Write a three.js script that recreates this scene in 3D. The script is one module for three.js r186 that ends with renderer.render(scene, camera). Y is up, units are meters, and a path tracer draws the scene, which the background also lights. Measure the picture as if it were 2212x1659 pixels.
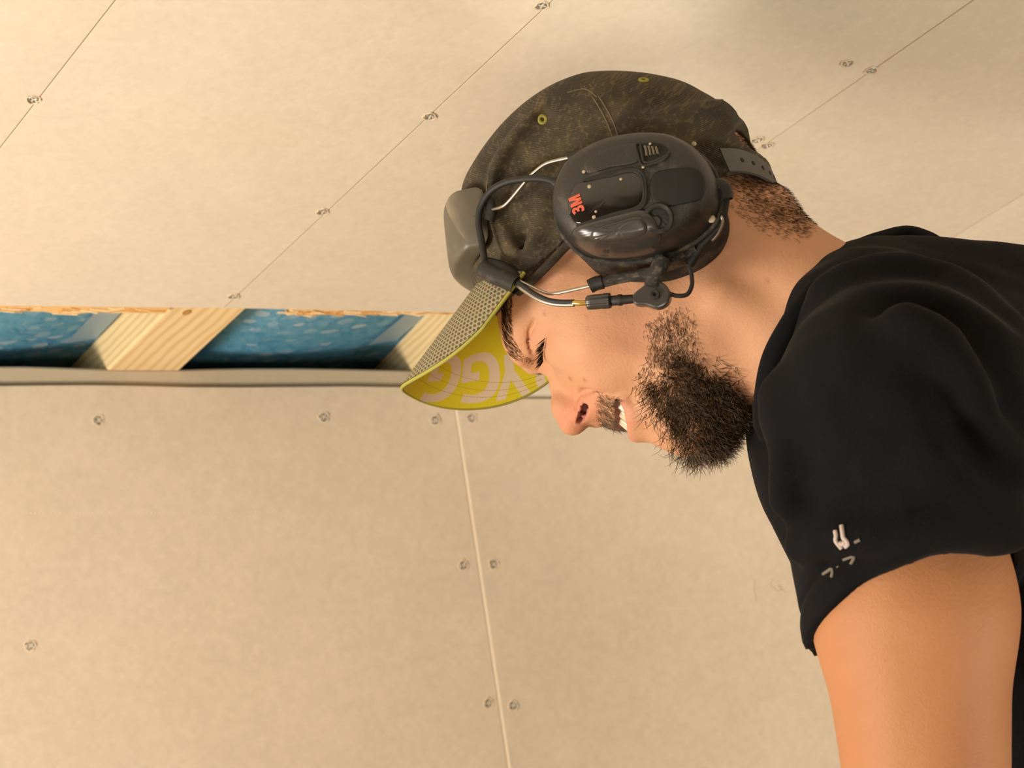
import * as THREE from 'three';
import { mergeGeometries, mergeVertices, toCreasedNormals } from 'three/addons/utils/BufferGeometryUtils.js';
import { RoundedBoxGeometry } from 'three/addons/geometries/RoundedBoxGeometry.js';
import { TextGeometry } from 'three/addons/geometries/TextGeometry.js';
import { FontLoader } from 'three/addons/loaders/FontLoader.js';
import { RectAreaLightUniformsLib } from 'three/addons/lights/RectAreaLightUniformsLib.js';

// ------------------------------------------------------------------ camera, light, exposure
const V = (x, y, z) => new THREE.Vector3(x, y, z);
const FPX = 4500, CX = 1106, CY = 829.5, EYE = 1.0;
const scene = new THREE.Scene();
scene.background = new THREE.Color(0x000000);
const camera = new THREE.PerspectiveCamera(2 * Math.atan(CY / FPX) * 180 / Math.PI, 2212 / 1659, 0.02, 30);
camera.position.set(0, EYE, 0);
camera.lookAt(0, EYE, -1);
camera.focus = 1.4; camera.userData.fStop = 14;
const renderer = new THREE.WebGLRenderer({ antialias: true });
renderer.toneMapping = THREE.LinearToneMapping;
renderer.toneMappingExposure = 1.0;
renderer.shadowMap.enabled = true;
RectAreaLightUniformsLib.init();
const WARM = new THREE.Color().setRGB(1.0, 0.915, 0.785);
const LAMPS = [   // lamp-face centre, aimed at, width, height, intensity
  { at: V(-1.45, 0.30, -0.48), to: V(0.25, 1.20, -1.65), w: 0.60, h: 0.40, power: 54, label: 'yellow work lamp on the floor close to the knee wall, left of the man' },
  { at: V(-0.30, 0.52, 0.75), to: V(0.05, 1.10, -1.80), w: 0.60, h: 0.44, power: 12, label: 'large yellow fill lamp added on the floor behind the camera' },  // added front fill, thins the shadows of the other two
  { at: V(1.70, 0.40, -0.62), to: V(0.55, 1.20, -1.75), w: 0.44, h: 0.30, power: 44, label: 'small yellow work lamp on the floor right of the man' },
];

// ------------------------------------------------------------------ helpers
let seed = 7;
const rnd = () => { seed = (seed * 1664525 + 1013904223) >>> 0; return seed / 4294967296; };
const gauss = () => (rnd() + rnd() + rnd() + rnd() - 2) * 1.0;
const lerp = (a, b, t) => a + (b - a) * t, clamp = (x, a, b) => Math.min(b, Math.max(a, x));
const smooth = (a, b, x) => { const t = clamp((x - a) / (b - a), 0, 1); return t * t * (3 - 2 * t); };
const P = (px, py, d) => V((px - CX) / FPX * d, (CY - py) / FPX * d + EYE, -d);
const CAM = camera.position.clone();
const ray = (px, py) => V((px - CX) / FPX, (CY - py) / FPX, -1);
function onPlane(px, py, q, n) { const r = ray(px, py); return CAM.clone().addScaledVector(r, q.clone().sub(CAM).dot(n) / r.dot(n)); }
const taken = {};
function numbered(n) { const k = taken[n] = (taken[n] ?? -1) + 1; return k ? `${n}_${String(k).padStart(3, '0')}` : n; }
function shade(o) { o.traverse(c => { if (c.isMesh) { c.castShadow = true; c.receiveShadow = true; } }); return o; }
function part(name, geo, m, parent) { const o = new THREE.Mesh(geo, m); o.name = name; o.castShadow = o.receiveShadow = true; parent.add(o); return o; }
function thing(name, label, category, group) { const g = new THREE.Group(); g.name = numbered(name); g.userData = { label, category }; if (group) g.userData.group = group; scene.add(g); return g; }
function struct(name, geo, m, label, category) { const o = geo ? new THREE.Mesh(geo, m) : new THREE.Group(); o.name = name; o.castShadow = o.receiveShadow = true; o.userData = { kind: 'structure', label, category }; scene.add(o); return o; }

// value noise on a torus, several octaves
function noiseTile(n, cells, oct, s0) {
  const out = new Float32Array(n * n); let amp = 1, tot = 0, s = s0;
  const lr = () => { s = (s * 1664525 + 1013904223) >>> 0; return s / 4294967296; };
  for (let o = 0; o < oct; o++) {
    const c = cells << o, g = new Float32Array(c * c); for (let i = 0; i < g.length; i++) g[i] = lr();
    for (let y = 0; y < n; y++) for (let x = 0; x < n; x++) {
      const fx = x / n * c, fy = y / n * c, ix = fx | 0, iy = fy | 0; let tx = fx - ix, ty = fy - iy; tx = tx * tx * (3 - 2 * tx); ty = ty * ty * (3 - 2 * ty);
      const a = g[iy % c * c + ix % c], b = g[iy % c * c + (ix + 1) % c], d = g[(iy + 1) % c * c + ix % c], e = g[(iy + 1) % c * c + (ix + 1) % c];
      out[y * n + x] += amp * ((a + (b - a) * tx) * (1 - ty) + (d + (e - d) * tx) * ty);
    }
    tot += amp; amp *= 0.55;
  }
  for (let i = 0; i < out.length; i++) out[i] /= tot;
  return out;
}
function dataTex(n, fn, srgb, rep) {   // fn(x, y, i) -> [r, g, b] 0..255
  const d = new Uint8Array(n * n * 4);
  for (let y = 0; y < n; y++) for (let x = 0; x < n; x++) { const i = y * n + x, c = fn(x, y, i); d[i * 4] = clamp(c[0], 0, 255); d[i * 4 + 1] = clamp(c[1], 0, 255); d[i * 4 + 2] = clamp(c[2], 0, 255); d[i * 4 + 3] = 255; }
  const t = new THREE.DataTexture(d, n, n); t.wrapS = t.wrapT = THREE.RepeatWrapping; t.magFilter = THREE.LinearFilter; t.minFilter = THREE.LinearMipmapLinearFilter; t.generateMipmaps = true;
  if (srgb) t.colorSpace = THREE.SRGBColorSpace; if (rep) t.repeat.set(rep, rep); t.needsUpdate = true; return t;
}
const nA = noiseTile(512, 8, 6, 11), nB = noiseTile(512, 64, 3, 23), nC = noiseTile(512, 4, 4, 31);
const grey = v => [v, v, v];
const std = (o) => new THREE.MeshPhysicalMaterial(o);
const lin = (r, g, b) => new THREE.Color().setRGB(r, g, b);

const M = {};
{
  // plasterboard paper: ivory with grey fibre flecks, real size 0.4 m per tile
  const tile = 1 / 0.4;
  const boardMap = (r, g, b, amt) => dataTex(512, (x, y, i) => { const k = 1 + amt * ((nA[i] - 0.5) * 0.32 + (nB[i] - 0.5) * 0.5); return [r * k, g * k, b * (k + (nC[i] - 0.5) * 0.03)]; }, true, tile);
  const boardBump = dataTex(512, (x, y, i) => grey(255 * (0.5 * nB[i] + 0.5 * nA[i])), false, tile);
  M.ceil = [0, 1, 2].map(k => std({ map: boardMap(222 - k * 3, 212 - k * 3, 194 - k * 3, 0.10), bumpMap: boardBump, bumpScale: 0.0004, roughness: 0.92 }));
  M.wall = [0, 1].map(k => std({ map: boardMap(208 - k * 2, 193 - k, 172 - k, 0.13), bumpMap: boardBump, bumpScale: 0.0004, roughness: 0.92 }));
  M.strip = std({ map: boardMap(184, 170, 146, 0.06), roughness: 0.95 });
  M.plain = std({ color: 0xd8cbb4, roughness: 0.95 });
  M.joint = std({ color: 0xf1e2cc, roughness: 0.9 });
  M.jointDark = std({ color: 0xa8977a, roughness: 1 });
  M.core = std({ color: 0xcfc3ad, roughness: 1 });
  M.zinc = std({ color: lin(0.42, 0.42, 0.38), metalness: 0.85, roughness: 0.38 });
  M.tornPaper = std({ color: 0xdccab0, roughness: 1 });
  M.floor = std({ map: boardMap(168, 138, 100, 0.25), roughness: 0.85 });
  // sawn spruce
  const wood = dataTex(512, (x, y, i) => {
    const u = x / 512, v = y / 512, wob = (nC[i] - 0.5) * 2.2 + (nA[(y >> 3) * 512 + x] - 0.5) * 0.6;
    const ring = Math.pow(0.5 + 0.5 * Math.sin((v * 11 + wob * 0.5 + 0.25 * Math.sin(u * 6.283)) * 6.283), 2.2), fib = nB[(y * 4 & 511) * 512 + (x >> 3)] - 0.5;
    return [236 - ring * 16 + fib * 12, 212 - ring * 24 + fib * 14, 164 - ring * 30 + fib * 14];
  }, true);
  M.wood = std({ map: wood, roughness: 0.75 });
  M.knot = std({ color: 0xb98a4c, roughness: 0.8 });
  M.osb = ['#e4bd80', '#d9a862', '#efd2a0', '#c8934e', '#f0dbb2'].map(c => std({ color: c, roughness: 0.85 }));
}
M.person = {};

// ------------------------------------------------------------------ room frame (built on the plasterboard planes)
const W = V(0.963, 0, -0.271).normalize();                 // along the knee wall
const MN = V(-W.z, 0, W.x);                                // into the room, square to the knee wall
const DR = V(-3406, -2270, -4500).normalize();             // along the battens and ceiling joints
const CN = W.clone().cross(DR).normalize();                // ceiling normal, away from the room
const CE = CN.clone().cross(W).normalize(); if (CE.z < 0) CE.negate();   // up the slope
const Q0 = P(500, 836, 2.1);                               // ceiling face meets wall face here
const onCeil = (px, py, off = 0) => onPlane(px, py, Q0.clone().addScaledVector(CN, off), CN);
const onWall = (px, py, off = 0) => onPlane(px, py, Q0.clone().addScaledVector(MN, -off), MN);
const c2 = p => { const d = p.clone().sub(Q0); return [d.dot(W), d.dot(CE)]; };
const w2 = p => { const d = p.clone().sub(Q0); return [d.dot(W), d.y]; };
const ceilMat = new THREE.Matrix4().makeBasis(W, CE, W.clone().cross(CE)).setPosition(Q0);   // local z = +-CN
const ceilZ = W.clone().cross(CE).dot(CN);                 // sign that leads away from the room
const wallMat = new THREE.Matrix4().makeBasis(W, V(0, 1, 0), MN).setPosition(Q0);
function slab(pts, th, bevel, mat4, zFrom) {               // flat sheet from outline pts, room face at zFrom, thickness th away
  const s = new THREE.Shape(pts.map(p => new THREE.Vector2(p[0], p[1])));
  const g = new THREE.ExtrudeGeometry(s, { depth: th - 2 * bevel, bevelEnabled: true, bevelSize: bevel, bevelThickness: bevel, bevelSegments: 1, bevelOffset: -bevel, curveSegments: 4 });
  g.translate(0, 0, zFrom + bevel); g.applyMatrix4(mat4); return g;
}
const TH = 0.0125;
// screw: countersunk cross-head disc, polar grid with a real recess
const screwGeo = (() => {
  const pos = [], idx = [], NR = 9, NS = 40, R = 0.0042;
  for (let r = 0; r <= NR; r++) for (let s = 0; s < NS; s++) {
    const q = r / NR * R, a = s / NS * 2 * Math.PI, x = q * Math.cos(a), y = q * Math.sin(a);
    const arm = Math.min(Math.abs(x), Math.abs(y)) < 0.00075 && q < 0.0028, z = arm ? -0.0014 : (r === NR ? -0.0006 : 0.0001);
    pos.push(x, y, z);
  }
  for (let r = 0; r < NR; r++) for (let s = 0; s < NS; s++) { const a = r * NS + s, b = r * NS + (s + 1) % NS; idx.push(a, a + NS, b, b, a + NS, b + NS); }
  const g = new THREE.BufferGeometry(); g.setAttribute('position', new THREE.Float32BufferAttribute(pos, 3)); g.setIndex(idx); g.computeVertexNormals(); return g;
})();
const rimGeo = (() => { const g = new THREE.TorusGeometry(0.0051, 0.0008, 5, 26), p = g.attributes.position; for (let i = 0; i < p.count; i++) { const a = Math.atan2(p.getY(i), p.getX(i)), k = 1 + 0.10 * Math.sin(a * 3 + 1) + 0.06 * Math.sin(a * 7); p.setXYZ(i, p.getX(i) * k, p.getY(i) * k, p.getZ(i) * (0.8 + 0.4 * Math.sin(a * 5))); } g.computeVertexNormals(); return g; })();
function screw(p, toRoom, parent, tilt) {
  const s = new THREE.Mesh(screwGeo, M.zinc); s.name = 'screw'; s.castShadow = s.receiveShadow = true;
  s.quaternion.setFromUnitVectors(V(0, 0, 1), toRoom.clone().addScaledVector(V(rnd() - 0.5, rnd() - 0.5, 0), 0.12).normalize()); s.rotateZ(tilt);
  s.position.copy(p).addScaledVector(toRoom, 0.0004); parent.add(s);
  part('paper_rim', rimGeo, M.tornPaper, s);
}

// ------------------------------------------------------------------ setting: floor, walls, ceiling
const room = (s, y, m) => Q0.clone().addScaledVector(W, s).addScaledVector(MN, m).setY(y);
{
  const roomBox = (s0, s1, y0, y1, m0, m1) => { const g = new THREE.BoxGeometry(s1 - s0, y1 - y0, m1 - m0); g.applyMatrix4(new THREE.Matrix4().makeBasis(W, V(0, 1, 0), MN)); const c = room((s0 + s1) / 2, (y0 + y1) / 2, (m0 + m1) / 2); g.translate(c.x, c.y, c.z); return g; };
  struct('floor', roomBox(-2.7, 2.9, -0.1, 0, -0.3, 4.6), M.floor, 'bare brown chipboard floor under the low attic', 'floor');
  struct('wall_left', roomBox(-2.6, -2.5, 0, 3.2, -0.3, 4.5), M.plain, 'bare plasterboard end wall left of the knee wall', 'wall');
  struct('wall_right', roomBox(2.7, 2.8, 0, 3.2, -0.3, 4.5), M.plain, 'bare plasterboard end wall behind the bending man', 'wall');
  struct('wall_back', roomBox(-2.6, 2.8, 0, 3.2, 4.4, 4.5), M.plain, 'bare plasterboard wall facing the knee wall', 'wall');

  // knee wall
  const wf = struct('wall_front', null, null, 'beige plasterboard knee wall with screw heads and one vertical joint', 'wall');
  const jT = w2(onWall(980, 850)), jB = w2(onWall(1100, 1659)), jx = y => jT[0] + (jB[0] - jT[0]) * (y - jT[1]) / (jB[1] - jT[1]);
  const top = []; for (const [x, y] of [[985, 836], [880, 836], [760, 834], [640, 835], [520, 836], [400, 835.5], [300, 833], [200, 831.5], [100, 832], [0, 833]]) top.push(w2(onWall(x, y)));
  const yF = -Q0.y + 0.003, tL = top[top.length - 1][1];
  const toRoom = MN.clone();
  part('wall_board', slab([[jx(yF) - 0.0012, yF], [jx(top[0][1]) - 0.0012, top[0][1]], ...top.slice(1), [-2.49, tL], [-2.49, yF]].reverse(), 0.006, 0.0008, wallMat, -0.006), M.wall[0], wf);
  const rT = w2(onWall(1180, 861))[1];
  part('wall_board', slab([[jx(yF) + 0.0012, yF], [2.69, yF], [2.69, rT], [jx(rT) + 0.0012, rT]], 0.006, 0.0008, wallMat, -0.006), M.wall[1], wf);
  part('joint_strip', slab([[jx(yF) - 0.0013, yF], [jx(yF) + 0.0013, yF], [jx(rT) + 0.0013, rT], [jx(rT) - 0.0013, rT]], 0.003, 0.0002, wallMat, -0.0036), M.joint, wf);  // pale strip added in the groove; its colour stands in for the lit edge
  // second layer behind: its wavy top edge stands above the front sheet
  const up = []; for (const [x, y] of [[1100, 801], [1000, 802], [880, 801], [760, 798], [640, 796], [540, 796], [460, 797], [390, 799], [320, 799.5], [230, 798], [150, 795], [60, 792], [0, 792]]) up.push(w2(onWall(x, y, 0.0075)));
  part('backing_board', slab([[up[0][0], -0.25], ...up, [-2.49, up[up.length - 1][1]], [-2.49, -0.25]].reverse(), 0.012, 0.0016, wallMat, -0.0195), M.strip, wf);
  part('backing_board', slab([[up[0][0] + 0.001, -0.25], [2.69, -0.25], [2.69, 0.012], [up[0][0] + 0.001, 0.012]], 0.0125, 0.001, wallMat, -0.0195), M.ceil[1], wf);
  for (const [x, y] of [[213, 908], [699, 901], [940, 908], [1019, 903], [1001, 1221], [1066, 1219], [1055, 1519], [1108, 1524], [65, 1395]]) screw(onWall(x, y), toRoom, wf, rnd() * 3);
  // printed row of dots and pencil strokes on the board paper
  const dots = []; for (let x = 48; x < 640; x += 9) { if (rnd() < 0.25) continue; const g = new THREE.CircleGeometry(0.0007 + rnd() * 0.0004, 6), p = onWall(x, 1108.5 - (x - 48) * 0.004 + (rnd() - 0.5)); g.applyMatrix4(new THREE.Matrix4().makeBasis(W, V(0, 1, 0), MN)); g.translate(p.x + MN.x * 2e-4, p.y, p.z + MN.z * 2e-4); dots.push(g); }
  for (let x = 1120; x < 1420; x += 10) { if (rnd() < 0.3) continue; const g = new THREE.CircleGeometry(0.0006, 6), p = onWall(x, 1104 + (rnd() - 0.5)); g.applyMatrix4(new THREE.Matrix4().makeBasis(W, V(0, 1, 0), MN)); g.translate(p.x + MN.x * 2e-4, p.y, p.z + MN.z * 2e-4); dots.push(g); }
  part('printed_dots', mergeGeometries(dots), std({ color: 0xdccbb0, roughness: 0.9 }), wf).userData.kind = 'stuff';
  const pen = (pts) => new THREE.TubeGeometry(new THREE.CatmullRomCurve3(pts.map(([x, y]) => onWall(x, y))), 20, 0.00022, 4);
  part('pencil_mark', mergeGeometries([pen([[1630, 1253], [1629, 1270], [1634, 1297]]), pen([[1672, 1250], [1664, 1262], [1672, 1270], [1684, 1276], [1690, 1268], [1680, 1264], [1700, 1282]])]), std({ color: 0x8c7a5c, roughness: 1 }), wf);

  // sloping ceiling: boards between the joints, cut short above the knee wall
  const ceil = struct('ceiling', null, null, 'sloping ceiling of ivory plasterboard sheets with screwed joints', 'ceiling');
  const L = [[[0, 320], [250, 0]], [[487, 663], [1195, 0]], [[1640, 322], [1880, 155]], [[2040, 525], [2212, 430]]].map(([a, b]) => [c2(onCeil(...a)), c2(onCeil(...b))]);
  const atE = (l, e) => l[0][0] + (l[1][0] - l[0][0]) * (e - l[0][1]) / (l[1][1] - l[0][1]);
  const dirSlope = (L[1][1][0] - L[1][0][0]) / (L[1][1][1] - L[1][0][1]);
  const ext = (l) => [l[0], [l[0][0] + dirSlope * 1.0, l[0][1] + 1.0]];   // parallel joints through the first point
  const J = [L[0], L[1], L[2], ext(L[3])];
  const cut = [[-400, 656], [0, 661], [487, 665.5], [1000, 676], [1092, 677]].map(([x, y]) => c2(onCeil(x, y)));
  const eAt = s => { for (let i = 0; i < cut.length - 1; i++) if (s <= cut[i + 1][0] || i === cut.length - 2) return lerp(cut[i][1], cut[i + 1][1], (s - cut[i][0]) / (cut[i + 1][0] - cut[i][0])); };
  const g = 0.0006;
  const meet = (l, side) => { let e = 0.15; for (let k = 0; k < 30; k++) e = eAt(atE(l, e) + side * g); return [atE(l, e) + side * g, e]; };
  const zc = ceilZ > 0 ? 0 : -TH, board = (pts, m) => part('ceiling_board', slab(pts, TH, 0.0002, ceilMat, zc), m, ceil);
  const endE = 3.9, far = (l, side) => [atE(l, endE) + side * g, endE];
  board([[-2.49, eAt(-1.2)], [cut[1][0] - 0.4, eAt(cut[1][0] - 0.4)], meet(J[0], -1), far(J[0], -1), [-2.49, endE]].filter((p, i) => i !== 1), M.ceil[1]);
  board([meet(J[0], 1), meet(J[1], -1), far(J[1], -1), far(J[0], 1)], M.ceil[0]);
  const notch = cut[4];
  board([meet(J[1], 1), cut[3], notch, [notch[0], 0.0], [atE(J[2], 0.0) - g, 0.0], far(J[2], -1), far(J[1], 1)], M.ceil[1]);
  board([[atE(J[2], 0) + g, 0], [atE(J[3], 0) - g, 0], far(J[3], -1), far(J[2], 1)], M.ceil[2]);
  board([[atE(J[3], 0) + g, 0], [2.69, 0], [2.69, endE], far(J[3], 1)], M.ceil[0]);
  for (const l of J) { const e0 = l === J[0] || l === J[1] ? meet(l, 0)[1] : 0.0; part('dark_joint_fill', slab([[atE(l, e0) - g * 1.2, e0], [atE(l, e0) + g * 1.2, e0], [atE(l, endE) + g * 1.2, endE], [atE(l, endE) - g * 1.2, endE]], 0.004, 0.0001, ceilMat, ceilZ > 0 ? 0.0003 : -0.0043), M.jointDark, ceil); }  // darker strips added in the gaps; their colour carries the gap shade
  const cRoom = CN.clone().negate();
  for (const [x, y] of [[72, 215], [505, 640], [697, 457], [928, 251], [1170, 12], [1831, 136], [1882, 152], [1656, 314], [1636, 302]]) screw(onCeil(x, y), cRoom, ceil, rnd() * 3);
  // sheathing behind the boards up the slope (keeps the roof closed), starts above the cut
  const zb = o => ceilZ > 0 ? o : -o - 0.011;
  part('roof_sheathing', slab([[-2.49, 0.34], [2.69, 0.34], [2.69, endE], [-2.49, endE]], 0.011, 0.0005, ceilMat, zb(TH + 0.012)), M.core, ceil);
  part('roof_ridge_board', slab([[-2.49, endE - 0.02], [2.69, endE - 0.02], [2.69, endE + 0.9], [-2.49, endE + 0.9]], 0.011, 0.0005, ceilMat, zb(TH)), M.core, ceil);

  // OSB edge under the plasterboard: flakes of wood laid flat
  for (const [x0, x1, y0, y1] of [[-260, 356, 651, 676], [617, 1085, 668, 681]]) {
    const a = (x, y) => c2(onCeil(x, y, TH + 0.0005));
    const pnts = []; const n = 26; for (let i = 0; i <= n; i++) { const x = lerp(x0, x1, i / n), base = x0 < 0 ? lerp(667, 678.5, clamp(x / 356, -1, 1) * 0.5 + 0.5) : lerp(681, 679, (x - x0) / (x1 - x0)); pnts.push(a(x, base + (rnd() - 0.5) * 3 + (x > 110 && x < 180 ? 4 : 0))); }
    const th = 0.011, z = ceilZ > 0 ? TH + 0.0005 : -TH - 0.0005 - th;
    const o = part('strand_board', slab([...pnts, [pnts[n][0] + 0.02, pnts[n][1] + 0.06], [pnts[0][0] + 0.02, pnts[0][1] + 0.06]], th, 0.0006, ceilMat, z), M.osb[0], ceil);
    for (let k = 0; k < 64; k++) {   // loose strands along its lower face and edge
      const u = rnd(), p = pnts[Math.min(n, Math.round(u * n))], w = 0.006 + rnd() * 0.018, h = 0.001 + rnd() * 0.0022;
      const gg = new RoundedBoxGeometry(w, h, 0.0006, 1, 0.0002); gg.rotateZ((rnd() - 0.5) * 0.9);
      gg.translate(p[0] + (rnd() - 0.5) * 0.02, p[1] + 0.0004 + rnd() * 0.010, ceilZ * (TH + (rnd() - 0.2) * 0.0006)); gg.applyMatrix4(ceilMat);
      part('wood_strand', gg, M.osb[1 + k % 4], o);
    }
  }
}
// battens in the gap and the membrane behind them
{
  const off = 0.0190;
  const mk = (px0, label, extra) => {
    const t = thing('roof_batten', label, 'batten', 'battens in the gap above the knee wall');
    const A = onCeil(px0[0][0], px0[0][1], off), B = onCeil(px0[1][0], px0[1][1], off);         // left edge, lower and upper end
    const C = onCeil(px0[2][0], px0[2][1], off);                                              // right edge, lower end
    const d = B.clone().sub(A).normalize(), wv = C.clone().sub(A); wv.addScaledVector(d, -wv.dot(d)); const wid = wv.length(); wv.normalize();
    const len = 0.62, g = new RoundedBoxGeometry(len, wid, 0.045, 2, 0.0022);
    const uv = g.attributes.uv, p = g.attributes.position; for (let i = 0; i < uv.count; i++) uv.setXY(i, p.getX(i) / 0.5 + 0.3, p.getY(i) / 0.12 + p.getZ(i) / 0.1 + extra);
    const n = CN.clone(); g.applyMatrix4(new THREE.Matrix4().makeBasis(d, wv, d.clone().cross(wv)));
    const s = d.clone().cross(wv).dot(n) > 0 ? 1 : -1; void s;
    const c = A.clone().addScaledVector(d, len / 2 - 0.22).addScaledVector(wv, wid / 2).addScaledVector(n, 0.0225);
    part('timber', g, M.wood, t); t.position.copy(c);
    return { t, c, d, wv, n, wid };
  };
  const b0 = mk([[234, 797], [366, 666], [392, 797]], 'pale sawn batten with a small knot left of the cap', 0.1);
  mk([[888, 803], [1012, 676], [1046, 803]], 'pale sawn batten partly hidden behind the cap visor', 0.55);
  const kp = onCeil(404, 675, off).sub(b0.c), kg = new THREE.CylinderGeometry(0.0042, 0.0042, 0.0006, 18); kg.scale(1.25, 1, 0.75); kg.applyMatrix4(new THREE.Matrix4().makeBasis(b0.d, b0.n, b0.d.clone().cross(b0.n))); kg.translate(kp.x - b0.n.x * 0.0001, kp.y - b0.n.y * 0.0001, kp.z - b0.n.z * 0.0001);
  part('knot', kg, M.knot, b0.t);
  const ko = new THREE.TorusGeometry(0.0044, 0.0006, 5, 20); ko.rotateX(Math.PI / 2); ko.scale(1.25, 0.4, 0.8); ko.applyMatrix4(new THREE.Matrix4().makeBasis(b0.d, b0.n, b0.d.clone().cross(b0.n))); ko.translate(kp.x, kp.y, kp.z); part('knot_ring', ko, std({ color: 0x9a6f3a, roughness: 0.8 }), b0.t);

  // blue roofing felt, sagging between battens, with rows of white dabs
  const N = 1024, c = document.createElement('canvas'); c.width = c.height = N; const x = c.getContext('2d');
  x.fillStyle = '#5f9dbd'; x.fillRect(0, 0, N, N);
  for (let k = 0; k < 9000; k++) { const v = rnd(); x.fillStyle = v < 0.5 ? `rgba(160,190,205,${0.10 + rnd() * 0.16})` : `rgba(40,108,148,${0.10 + rnd() * 0.16})`; x.beginPath(); x.ellipse(rnd() * N, rnd() * N, 2 + rnd() * 14, 1 + rnd() * 6, rnd() * 3, 0, 7); x.fill(); }
  for (let j = 0; j < 26; j++) for (let i = 0; i < 20; i++) { const patch = nC[((j * 20) & 511) * 512 + ((i * 26) & 511)]; if (rnd() > (patch - 0.28) * 3.6) continue; x.fillStyle = `rgba(196,200,204,${0.25 + rnd() * 0.45})`; x.beginPath(); x.ellipse((i + (j % 2) * 0.5 + (rnd() - 0.5) * 0.3) * 52, (j + (rnd() - 0.5) * 0.4) * 40, 11 + rnd() * 9, 7 + rnd() * 7, -0.5 + rnd() * 0.4, 0, 7); x.fill(); }
  const tx = new THREE.CanvasTexture(c); tx.colorSpace = THREE.SRGBColorSpace; tx.wrapS = tx.wrapT = THREE.RepeatWrapping;
  const nx = 160, ny = 60, pos = [], uv = [], idx = [], A = c2(onCeil(234, 797, off)), B = c2(onCeil(888, 803, off)), sp = B[0] - A[0], sl = (c2(onCeil(366, 666, off))[0] - A[0]) / (c2(onCeil(366, 666, off))[1] - A[1]);
  for (let j = 0; j <= ny; j++) for (let i = 0; i <= nx; i++) {
    const s = lerp(-0.75, 0.6, i / nx), e = lerp(-0.25, 0.45, j / ny), ph = ((s - A[0] - sl * (e - A[1])) / sp) % 1, q = ((ph + 1) % 1 - 0.12) / 0.88;
    const sag = q > 0 ? 0.018 * Math.sin(Math.PI * q) : 0, nz = off + 0.046 - sag + 0.0016 * (nA[(j * 8 & 511) * 512 + (i * 6 & 511)] - 0.5) * 2;
    const p = V(s, e, ceilZ * nz).applyMatrix4(ceilMat); pos.push(p.x, p.y, p.z); uv.push(s / 0.5, e / 0.5);
  }
  for (let j = 0; j < ny; j++) for (let i = 0; i < nx; i++) { const a = j * (nx + 1) + i; idx.push(a, a + 1, a + nx + 1, a + 1, a + nx + 2, a + nx + 1); }
  const g = new THREE.BufferGeometry(); g.setAttribute('position', new THREE.Float32BufferAttribute(pos, 3)); g.setAttribute('uv', new THREE.Float32BufferAttribute(uv, 2)); g.setIndex(idx); g.computeVertexNormals();
  const t = thing('roof_membrane', 'blue felt membrane with white dabs sagging between the battens', 'membrane');
  {   // pale tape lapped onto the felt beside each batten
    const tp = [], ti = [];
    for (const k of [-1, 0, 1]) { const b0 = tp.length / 3; for (let j = 0; j <= 30; j++) for (let i = 0; i <= 6; i++) { const e = lerp(-0.02, 0.3, j / 30), q = lerp(.88, .995, i / 6), s = A[0] + sl * (e - A[1]) + sp * (k - 1 + .12 + .88 * q), p = V(s, e, ceilZ * (off + 0.046 - 0.018 * Math.sin(Math.PI * q) - 0.0022)).applyMatrix4(ceilMat); tp.push(p.x, p.y, p.z); } for (let j = 0; j < 30; j++) for (let i = 0; i < 6; i++) { const a = b0 + j * 7 + i; ti.push(a, a + 1, a + 7, a + 1, a + 8, a + 7); }
      const tg = new THREE.BufferGeometry(); tg.setAttribute('position', new THREE.Float32BufferAttribute(tp.slice(b0 * 3), 3)); tg.setIndex(ti.splice(0).map(v => v - b0)); tg.computeVertexNormals(); part('tape', tg, std({ color: 0x8ca6b8, roughness: 0.5, side: THREE.DoubleSide }), t); }
  }
  part('felt', g, std({ map: tx, roughness: 0.42, clearcoat: 0.25, clearcoatRoughness: 0.35, side: THREE.DoubleSide }), t);
}
// work lamps on the floor, out of frame; the weakest is added as fill
LAMPS.forEach((l, i) => {
  const t = thing('work_lamp', l.label, 'lamp', 'work lamps');
  const dir = l.to.clone().sub(l.at).normalize(), q = new THREE.Quaternion().setFromRotationMatrix(new THREE.Matrix4().lookAt(l.at, l.to, V(0, 1, 0)));
  t.position.set(l.at.x, 0, l.at.z);
  const head = new THREE.Group(); head.name = 'lamp_head'; head.position.set(0, l.at.y, 0); head.quaternion.copy(q); t.add(head);
  const hb = new RoundedBoxGeometry(l.w + 0.05, l.h + 0.05, 0.07, 3, 0.015); hb.translate(0, 0, 0.045);
  part('housing', hb, std({ color: 0xd9a514, roughness: 0.5 }), head);
  const gl = new THREE.BoxGeometry(l.w, l.h, 0.004); gl.translate(0, 0, 0.006);
  part('glowing_front', gl, new THREE.MeshStandardMaterial({ color: 0xfff1d8, emissive: WARM, emissiveIntensity: 2 }), head);
  for (const s of [-1, 1]) { const leg = []; const c = new THREE.CylinderGeometry(0.011, 0.011, 0.36, 10); c.rotateX(Math.PI / 2); c.translate(s * (l.w / 2 - 0.02), 0.011, 0.06); leg.push(c); const u = new THREE.CylinderGeometry(0.010, 0.010, l.at.y, 10); u.translate(s * (l.w / 2 - 0.02), l.at.y / 2, 0.06); leg.push(u);
  part('stand_leg', mergeGeometries(leg), std({ color: 0x22211f, roughness: 0.5, metalness: 0.4 }), t).rotation.y = Math.atan2(-dir.x, -dir.z); }
  const r = new THREE.RectAreaLight(WARM, l.power, l.w, l.h); r.name = 'lamp_light'; r.position.copy(l.at).addScaledVector(dir, 0.004); r.lookAt(l.to); scene.add(r);
});

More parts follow.
